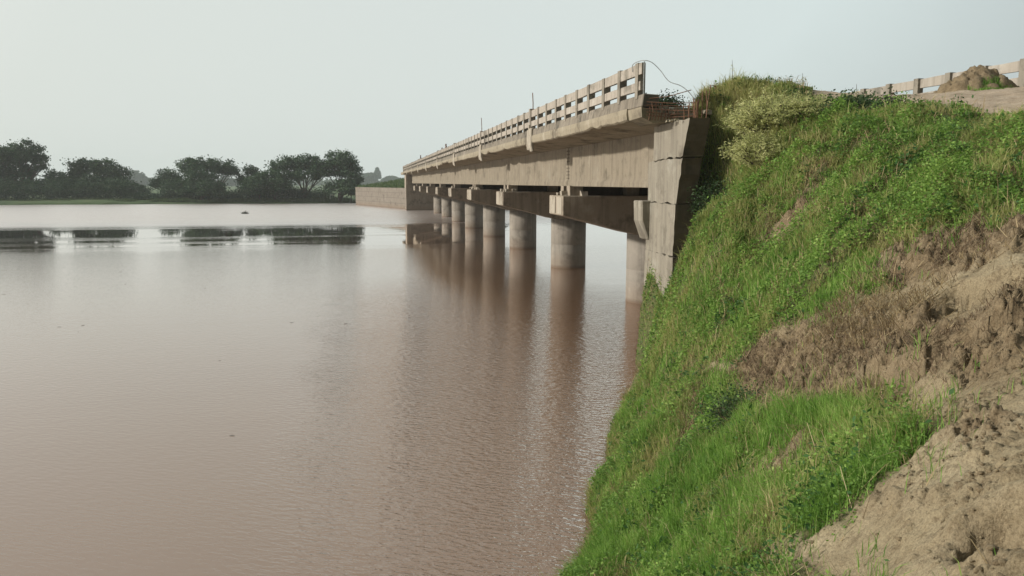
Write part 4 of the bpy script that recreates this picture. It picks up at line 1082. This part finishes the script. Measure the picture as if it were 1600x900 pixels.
# ------------------------------------------------------------------ trees of the far bank
def tree(px, top, base_d, lobes, label, lean=0.0, name='tree', mat=None, cat='tree', group='trees along the far bank', leaf=.5, per=1500, bare=True):
    """lobes: list of (image column offset, image row of centre, half-width, half-height) in photo units at the tree's real distance"""
    F_ = 1200.0; yaw = R(10.66)
    k = base_d / 1211.0
    def wpos(pxx, pyy, dd=0.0):
        a = (pxx - 800) / 1211.0
        f = base_d + dd; r_ = a * base_d
        return Vector((f * math.sin(yaw) + r_ * math.cos(yaw), f * math.cos(yaw) - r_ * math.sin(yaw), 5.5 + (285 - pyy) * k))
    b = wpos(px, 310); zb = 0.7
    root = empty(name, (b.x, b.y, zb)); tag(root, label, cat, group)
    P = []; T_ = []
    mb = MB(); lc = []
    rt = max(.22, (wpos(px, top).z - zb) * .028)
    for (ox, cyy, hw, hh_) in lobes:
        c = wpos(px + ox, cyy) - root.location
        rx, rz = hw * k * 1.06, hh_ * k * 1.15; ry = rx * random.uniform(.8, 1.05)
        c = c + Vector((0, random.uniform(-.5, .5) * rx, 0)); lc.append((c, rx, ry, rz))
        # clumps spread over the lobe
        nc = max(20, int(rx * rz * 6.5))
        for q in range(nc):
            v = rng.normal(size=3); v /= np.linalg.norm(v); v *= rng.random() ** .28
            if v[2] < -.55: v[2] *= .5
            cc = np.array(c) + v * np.array([rx, ry, rz]) * rng.uniform(.82, 1.06)
            m_ = int(per / 28); cr = rng.uniform(.6, 1.3)
            pp = cc + rng.normal(0, 1, (m_, 3)) * np.array([cr * .62, cr * .62, cr * .42])
            P.append(pp); T_.append(np.clip(rng.random() * .55 + rng.random(m_) * .45, 0, 1))
        top_ = Vector((c.x * .35, c.y * .35, max(1.2, (c.z - rz) * .55)))
        if bare or len(lc) == 1:
            mb.tube([(0, 0, -.6), top_ * .5 + Vector((0, 0, .2)), top_, c + Vector((0, 0, -rz * .3)), c + Vector((rx * .2, 0, rz * .3))], [rt, rt * .8, rt * .6, rt * .35, rt * .12], 6, False)
            for s_ in (-1, 1):
                mb.tube([top_, c + Vector((s_ * rx * .45, 0, -rz * .35)), c + Vector((s_ * rx * .75, 0, rz * .2))], [rt * .4, rt * .22, rt * .08], 5, False)
    P = np.concatenate(P); T_ = np.concatenate(T_)
    V, Q, ti = leaves(P[:, 0], P[:, 1], P[:, 2], leaf * rng.uniform(.5, 1.3, len(P)), T_, .3, .7)
    link('crown', mesh_np('crown', V, [Q], False, {'tint': ti}), mat or M['tree_leaf'], root)
    mb.build('trunk', M['bark'], root, True)
    return root
random.seed(77)
TR = [
 (28, 222, 205, [(-38, 262, 32, 26), (-12, 244, 30, 16), (18, 241, 24, 17), (4, 268, 26, 12), (36, 256, 10, 14), (-30, 292, 34, 16)], 'big umbrella-crowned tree leftmost on the far bank'),
 (86, 262, 212, [(0, 280, 16, 13), (6, 298, 20, 12)], 'small low tree in the dip right of the big leftmost umbrella tree'),
 (122, 246, 208, [(0, 264, 17, 15), (-5, 285, 20, 16), (14, 300, 14, 10)], 'rounded mid green tree, third from the left on the far bank'),
 (166, 246, 210, [(0, 264, 20, 13), (22, 275, 18, 13), (8, 292, 30, 14), (-14, 258, 9, 8)], 'wide tree with a thin lacy top, left of the gap in the tree line'),
 (210, 280, 222, [(0, 294, 11, 7), (12, 297, 12, 6)], 'low scrubby tree at the foot of the gap in the left tree line'),
 (262, 262, 215, [(0, 277, 16, 12), (-14, 286, 12, 9), (16, 290, 15, 13)], 'small round tree just right of the gap with hazy trees behind'),
 (335, 247, 212, [(-22, 258, 28, 9), (8, 262, 28, 11), (24, 268, 14, 8), (-38, 265, 12, 9)], 'flat-topped spreading tree with a wide low canopy in the middle of the bank'),
 (312, 262, 203, [(0, 280, 24, 17), (-4, 298, 34, 14), (20, 296, 22, 14)], 'dense rounded dark tree in front of the flat-topped one'),
 (390, 258, 214, [(2, 268, 12, 8), (-8, 280, 8, 9), (8, 290, 14, 10)], 'slim tree right of the pale hazy window in the tree line'),
 (428, 254, 206, [(0, 284, 28, 16), (-4, 298, 34, 13), (8, 262, 14, 8)], 'low broad bushy tree left of the tall pair at the end of the bank'),
 (475, 243, 210, [(-18, 256, 22, 11), (10, 256, 24, 12), (30, 266, 20, 12), (0, 275, 30, 8)], 'broad spreading tree with a see-through trunk zone, second from the right'),
 (530, 237, 207, [(2, 250, 22, 12), (-6, 266, 26, 13), (24, 276, 12, 14), (14, 262, 18, 12), (8, 292, 28, 9)], 'tallest rounded tree at the right end of the far tree line'),
 (-60, 230, 208, [(0, 255, 34, 22), (-30, 270, 30, 22), (10, 285, 34, 16)], 'tree beyond the big umbrella tree at the left edge of the far bank'),
]
for px_, top_, d_, lb, lab in TR: tree(px_, top_, d_, lb, lab)
# rounded bushes along the water in front of the trees
for px_, top_, hw_, lab in ((-5, 284, 26, 'rounded dark bush at the water under the left part of the big umbrella tree'), (52, 280, 24, 'rounded bush at the water just right of the big umbrella tree trunk'),
        (104, 276, 24, 'rounded bush at the water under the third tree from the left'), (146, 272, 26, 'rounded bush at the water between the third tree and the lacy topped tree'),
        (188, 284, 20, 'lower bush at the water ending at the left gap in the tree line'), (283, 284, 22, 'bush at the water under the small round tree right of the gap'),
        (405, 276, 24, 'bush at the water under the slim tree right of the flat-topped one'),
        (548, 284, 16, 'last rounded bush before the retaining wall')):
    tree(px_, top_, 206, [(0, (top_ + 306) / 2, hw_, (306 - top_) / 2), (hw_ * .5, (top_ + 312) / 2, hw_ * .7, (306 - top_) / 2.6)], lab, cat='bush', name='bush', group='bushes along the far bank', bare=False)
# the undergrowth that closes the foot of the tree line
lob = []
def undergrowth():
    P = []; T_ = []
    for i in range(520):
        X = random.uniform(-105, -9); 
        lim = 1.0
        Y = 215.5 + random.uniform(0, 8)
        col = 572 + 1254 / (Y / X + .188) if X else 0
        gap = 1.0
        if 196 < col < 250: gap = .35
        if 340 < col < 375: gap = .5
        if 440 < col < 500: gap = .55
        if col > 500: gap = .6
        h_ = random.uniform(.6, 1) * (2.9 + 1.6 * float(fbm(X * .11, 2.2, 171))) * gap * 1.9
        m_ = 110
        q = rng.normal(size=(m_, 3)); q /= np.linalg.norm(q, axis=1, keepdims=True); q *= rng.random((m_, 1)) ** .4
        q = q * np.array([1.7, 1.5, h_ * .55]) + np.array([X, Y, .6 + h_ * .45])
        P.append(q); T_.append(np.clip(random.random() * .5 + rng.random(m_) * .5, 0, 1))
    P = np.concatenate(P); T_ = np.concatenate(T_)
    V, Q, ti = leaves(P[:, 0], P[:, 1], P[:, 2], .4 * rng.uniform(.5, 1.3, len(P)), T_, .3, .7)
    stuff('undergrowth', mesh_np('undergrowth', V, [Q], False, {'tint': ti}), M['tree_leaf'], 'dark scrub closing the foot of the far tree line', 'undergrowth')
undergrowth()
# green reeds and grass along the far waterline
n = 26000
x = rng.uniform(-110, -4.5, n); y = 212 + rng.random(n) ** 1.5 * 6 + (fbm(x * .05, x * 0 + 3, 91) - .5) * 5
z = np.full(n, .1) + np.clip(y - 212, 0, 4) * .15
V, Q, T3, ti = blades(x, y, z, rng.uniform(.4, 1.1, n) * (.5 + fbm(x * .3, y * .3, 181)), np.full(n, .16), rng.uniform(.1, .8, n), rng.uniform(0, 6.3, n), rng.random(n) * .9)
stuff('bank_reeds', mesh_np('bank_reeds', V, [Q, T3], False, {'tint': ti}), M['far_leaf'], 'low green reeds along the waterline of the far bank', 'reeds')
n = 9000
x = rng.uniform(-2, 20, n); y = rng.uniform(160, 215, n)
dist = ((x - 7.78) * 34.55 + (y - 160.69) * 10.41) / 36.08
k = dist > .8; x, y, dist = x[k], y[k], dist[k]
z = np.minimum(4.1 + (dist - .6) * .16, 7.3) - np.clip(y - 200, 0, 99) * .12
V, Q, T3, ti = blades(x, y, z, rng.uniform(.2, .8, len(x)), np.full(len(x), .14), rng.uniform(.1, .8, len(x)), rng.uniform(0, 6.3, len(x)), rng.random(len(x)) * .9)
stuff('embankment_grass', mesh_np('embankment_grass', V, [Q, T3], False, {'tint': ti}), M['far_leaf'], 'green grass on the slope behind the far retaining wall', 'grass')
# hazy trees much farther back
def far_wood():
    P = []; T_ = []
    for i in range(420):
        X = random.uniform(-780, 260); Y = 1150 + random.uniform(-60, 60)
        h_ = 5 + 13 * float(fbm(X * .012, 1.2, 191)) ** 1.3
        q = rng.normal(size=(60, 3)); q /= np.linalg.norm(q, axis=1, keepdims=True); q *= rng.random((60, 1)) ** .4
        P.append(q * np.array([11, 6, h_ * .55]) + np.array([X, Y, h_ * .45])); T_.append(rng.random(60))
    P = np.concatenate(P)
    V, Q, ti = leaves(P[:, 0], P[:, 1], P[:, 2], 3.2 * rng.uniform(.5, 1.3, len(P)), np.concatenate(T_), .3, .7)
    stuff('far_wood', mesh_np('far_wood', V, [Q], False, {'tint': ti}), M['tree_leaf'], 'pale hazy wood on the horizon behind the tree line', 'wood')
far_wood()
FAR = [(213, 268, 950, [(0, 284, 16, 14), (-6, 276, 8, 9)], 'pale hazy tree seen through the left gap in the tree line'),
       (360, 278, 900, [(0, 290, 12, 10), (-10, 285, 8, 8)], 'pale hazy tree seen under the flat-topped canopy'),
       (590, 264, 1150, [(0, 274, 5, 8), (0, 267, 2.5, 5)], 'hazy pointed tree far behind the right end of the bank'),
       (572, 272, 1080, [(0, 284, 18, 11), (8, 277, 10, 6)], 'hazy rounded tree far behind, left of the pointed one'),
       (612, 274, 1120, [(0, 284, 16, 8), (12, 286, 16, 7)], 'hazy low tree far behind, nearest the end of the bridge'),
       (240, 280, 1000, [(0, 289, 16, 9), (16, 291, 12, 8)], 'hazy low tree far behind, right of the left gap')]
for px_, top_, d_, lb, lab in FAR:
    tree(px_, top_, d_, lb, lab, group='hazy trees far behind', leaf=2.2, per=500)

# ------------------------------------------------------------------ small things
# flood trash floating on the river
def flotsam(cx, cy, s, label):
    root = empty('driftwood', (cx, cy, 0)); tag(root, label, 'driftwood', 'driftwood floating on the river')
    mb = MB()
    for i in range(7):
        a = random.uniform(0, 3.14); L = s * random.uniform(.3, .8)
        mb.tube([(-math.cos(a) * L, -math.sin(a) * L, .02), (0, 0, random.uniform(.05, .2) * s), (math.cos(a) * L, math.sin(a) * L, random.uniform(0, .55) * s)], [.09 * s, .07 * s, .03 * s], 5)
    mb.build('branches', M['dark'], root)
    q = rng.normal(0, .3 * s, (160, 3)); q[:, 2] = np.abs(q[:, 2]) * .45
    V, Q, ti = leaves(q[:, 0], q[:, 1], q[:, 2], np.full(160, .16 * s), rng.random(160) * .4, .4)
    link('leaves', mesh_np('leaves', V, [Q], False, {'tint': ti}), M['dark_bush'], root)
def twigs():
    mb = MB()
    for i in range(34):
        x_ = random.uniform(-22, 2.5); y_ = random.uniform(13, 60); a = random.gauss(0.3, .5); L = random.uniform(.02, .09)
        if SHX(y_) - x_ < .4: continue
        mb.tube([(x_ - math.cos(a) * L, y_ - math.sin(a) * L, .004), (x_, y_ + L * .1, .012), (x_ + math.cos(a) * L, y_ + math.sin(a) * L, .004)], [.003, .006, .003], 5)
    o = mb.build('floating_twigs', M['dark']); tag(o, 'scattered dark twigs floating on the open brown water', 'twigs', kind='stuff')
random.seed(9)
twigs()
flotsam(-21.2, 142.9, 1.1, 'dark tuft of driftwood floating far out near the tree-lined bank')
flotsam(-14.4, 85.4, .6, 'smaller dark driftwood floating nearer in the smooth reflections')
# white bent pipe on the far bank
mb = MB(); mb.tube([(0, 0, -.4), (0, 0, 1.35), (.15, 0, 1.6), (.6, 0, 1.65), (1.2, 0, 1.5)], .11, 8)
o = mb.build('pipe', M['white'], loc=(-9.6, 213.2, .5)); tag(o, 'small white bent pipe standing on the green far bank', 'pipe')
# people behind the railing, far along the bridge
def person(x, y, z, h, rz, shirt, trouser, label, bend=0.0):
    root = empty('person', (x, y, z)); tag(root, label, 'person', 'people on the bridge'); root.rotation_euler = (0, 0, rz)
    s = h / 1.72
    skin = newmat('skin')[0]; skin.node_tree.nodes['Principled BSDF'].inputs['Base Color'].default_value = (.16, .085, .05, 1)
    def sk(name, vs, es, rs, mat, par):
        me = bpy.data.meshes.new(name); me.from_pydata([tuple(c * s for c in v) for v in vs], es, [])
        o = link(name, me, mat, par)
        o.modifiers.new('skin', 'SKIN')
        for i, r_ in enumerate(rs): me.skin_vertices[0].data[i].radius = (r_[0] * s, r_[1] * s)
        me.skin_vertices[0].data[0].use_root = True
        o.modifiers.new('sub', 'SUBSURF').render_levels = 2
        return o
    b = bend
    vs = [(0, 0, .92), (0, .02, 1.12), (0, .03 + b, 1.36), (0, .03 + b, 1.46), (0, .05 + b, 1.56), (0, .06 + b, 1.66),
          (.17, .03 + b, 1.40), (.23, .02 + b, 1.14), (.22, .14 + b, .92), (.21, .20 + b, .86), (-.17, .03 + b, 1.40), (-.23, .02 + b, 1.14), (-.20, .16 + b, .94), (-.19, .22 + b, .89),
          (.09, 0, .88), (.10, .02, .48), (.10, 0, .08), (.10, .14, .04), (-.09, 0, .88), (-.10, .02, .48), (-.10, -.02, .08), (-.10, .12, .04)]
    es = [(0, 1), (1, 2), (2, 3), (3, 4), (4, 5), (2, 6), (6, 7), (7, 8), (8, 9), (2, 10), (10, 11), (11, 12), (12, 13), (0, 14), (14, 15), (15, 16), (16, 17), (0, 18), (18, 19), (19, 20), (20, 21)]
    rs = [(.13, .10), (.13, .09), (.13, .09), (.05, .05), (.085, .095), (.075, .085), (.055, .055), (.045, .045), (.032, .032), (.035, .022), (.055, .055), (.045, .045), (.032, .032), (.035, .022),
          (.09, .09), (.06, .06), (.045, .045), (.04, .03), (.09, .09), (.06, .06), (.045, .045), (.04, .03)]
    sk('body', vs, es, rs, skin, root)
    def cloth(name, col, vs2, es2, rs2):
        m_ = newmat(name)[0]; m_.node_tree.nodes['Principled BSDF'].inputs['Base Color'].default_value = rgb(col); m_.node_tree.nodes['Principled BSDF'].inputs['Roughness'].default_value = .9
        sk(name, vs2, es2, rs2, m_, root)
    cloth('shirt', shirt, [vs[0], vs[1], vs[2], vs[6], vs[7], vs[10], vs[11]], [(0, 1), (1, 2), (2, 3), (3, 4), (2, 5), (5, 6)], [(.16, .13), (.15, .12), (.15, .11), (.075, .075), (.065, .065), (.075, .075), (.065, .065)])
    cloth('trousers', trouser, [vs[0], vs[14], vs[15], vs[16], vs[18], vs[19], vs[20]], [(0, 1), (1, 2), (2, 3), (0, 4), (4, 5), (5, 6)], [(.145, .12), (.105, .105), (.085, .085), (.07, .07), (.105, .105), (.085, .085), (.07, .07)])
    hm = newmat('hair')[0]; hm.node_tree.nodes['Principled BSDF'].inputs['Base Color'].default_value = (.012, .01, .01, 1)
    sk('hair', [(0, .03 + b, 1.60), (0, .05 + b, 1.70)], [(0, 1)], [(.09, .10), (.07, .08)], hm, root)
person(7.85, 112.6, 7.56, 1.85, R(80), (.07, .07, .08), (.05, .05, .06), 'standing person in dark clothes behind the railing, farther of the figures on the bridge')
person(7.85, 76.6, 7.55, 1.74, R(100), (.06, .06, .07), (.06, .05, .05), 'standing person in a dark shirt at the railing, nearer figure with a companion')
person(7.9, 79.6, 7.55, 1.5, R(70), (.34, .31, .27), (.10, .09, .08), 'shorter leaning person in a pale shirt beside the dark shirted one', .18)

# ------------------------------------------------------------------ river air
mb = MB(); mb.box(-1520, 1520, -420, 1520, -6.5, 48)
hz = mb.build('haze', None)
hm = bpy.data.materials.new('haze_air'); hm.use_nodes = True; t = hm.node_tree; t.nodes.clear()
pv = N(t, 'ShaderNodeVolumePrincipled'); pv.inputs['Color'].default_value = (.86, .93, .95, 1); pv.inputs['Density'].default_value = HAZE_D; pv.inputs['Anisotropy'].default_value = 0.0
oo = N(t, 'ShaderNodeOutputMaterial'); t.links.new(pv.outputs[0], oo.inputs['Volume'])
hz.data.materials.append(hm); tag(hz, kind='stuff')
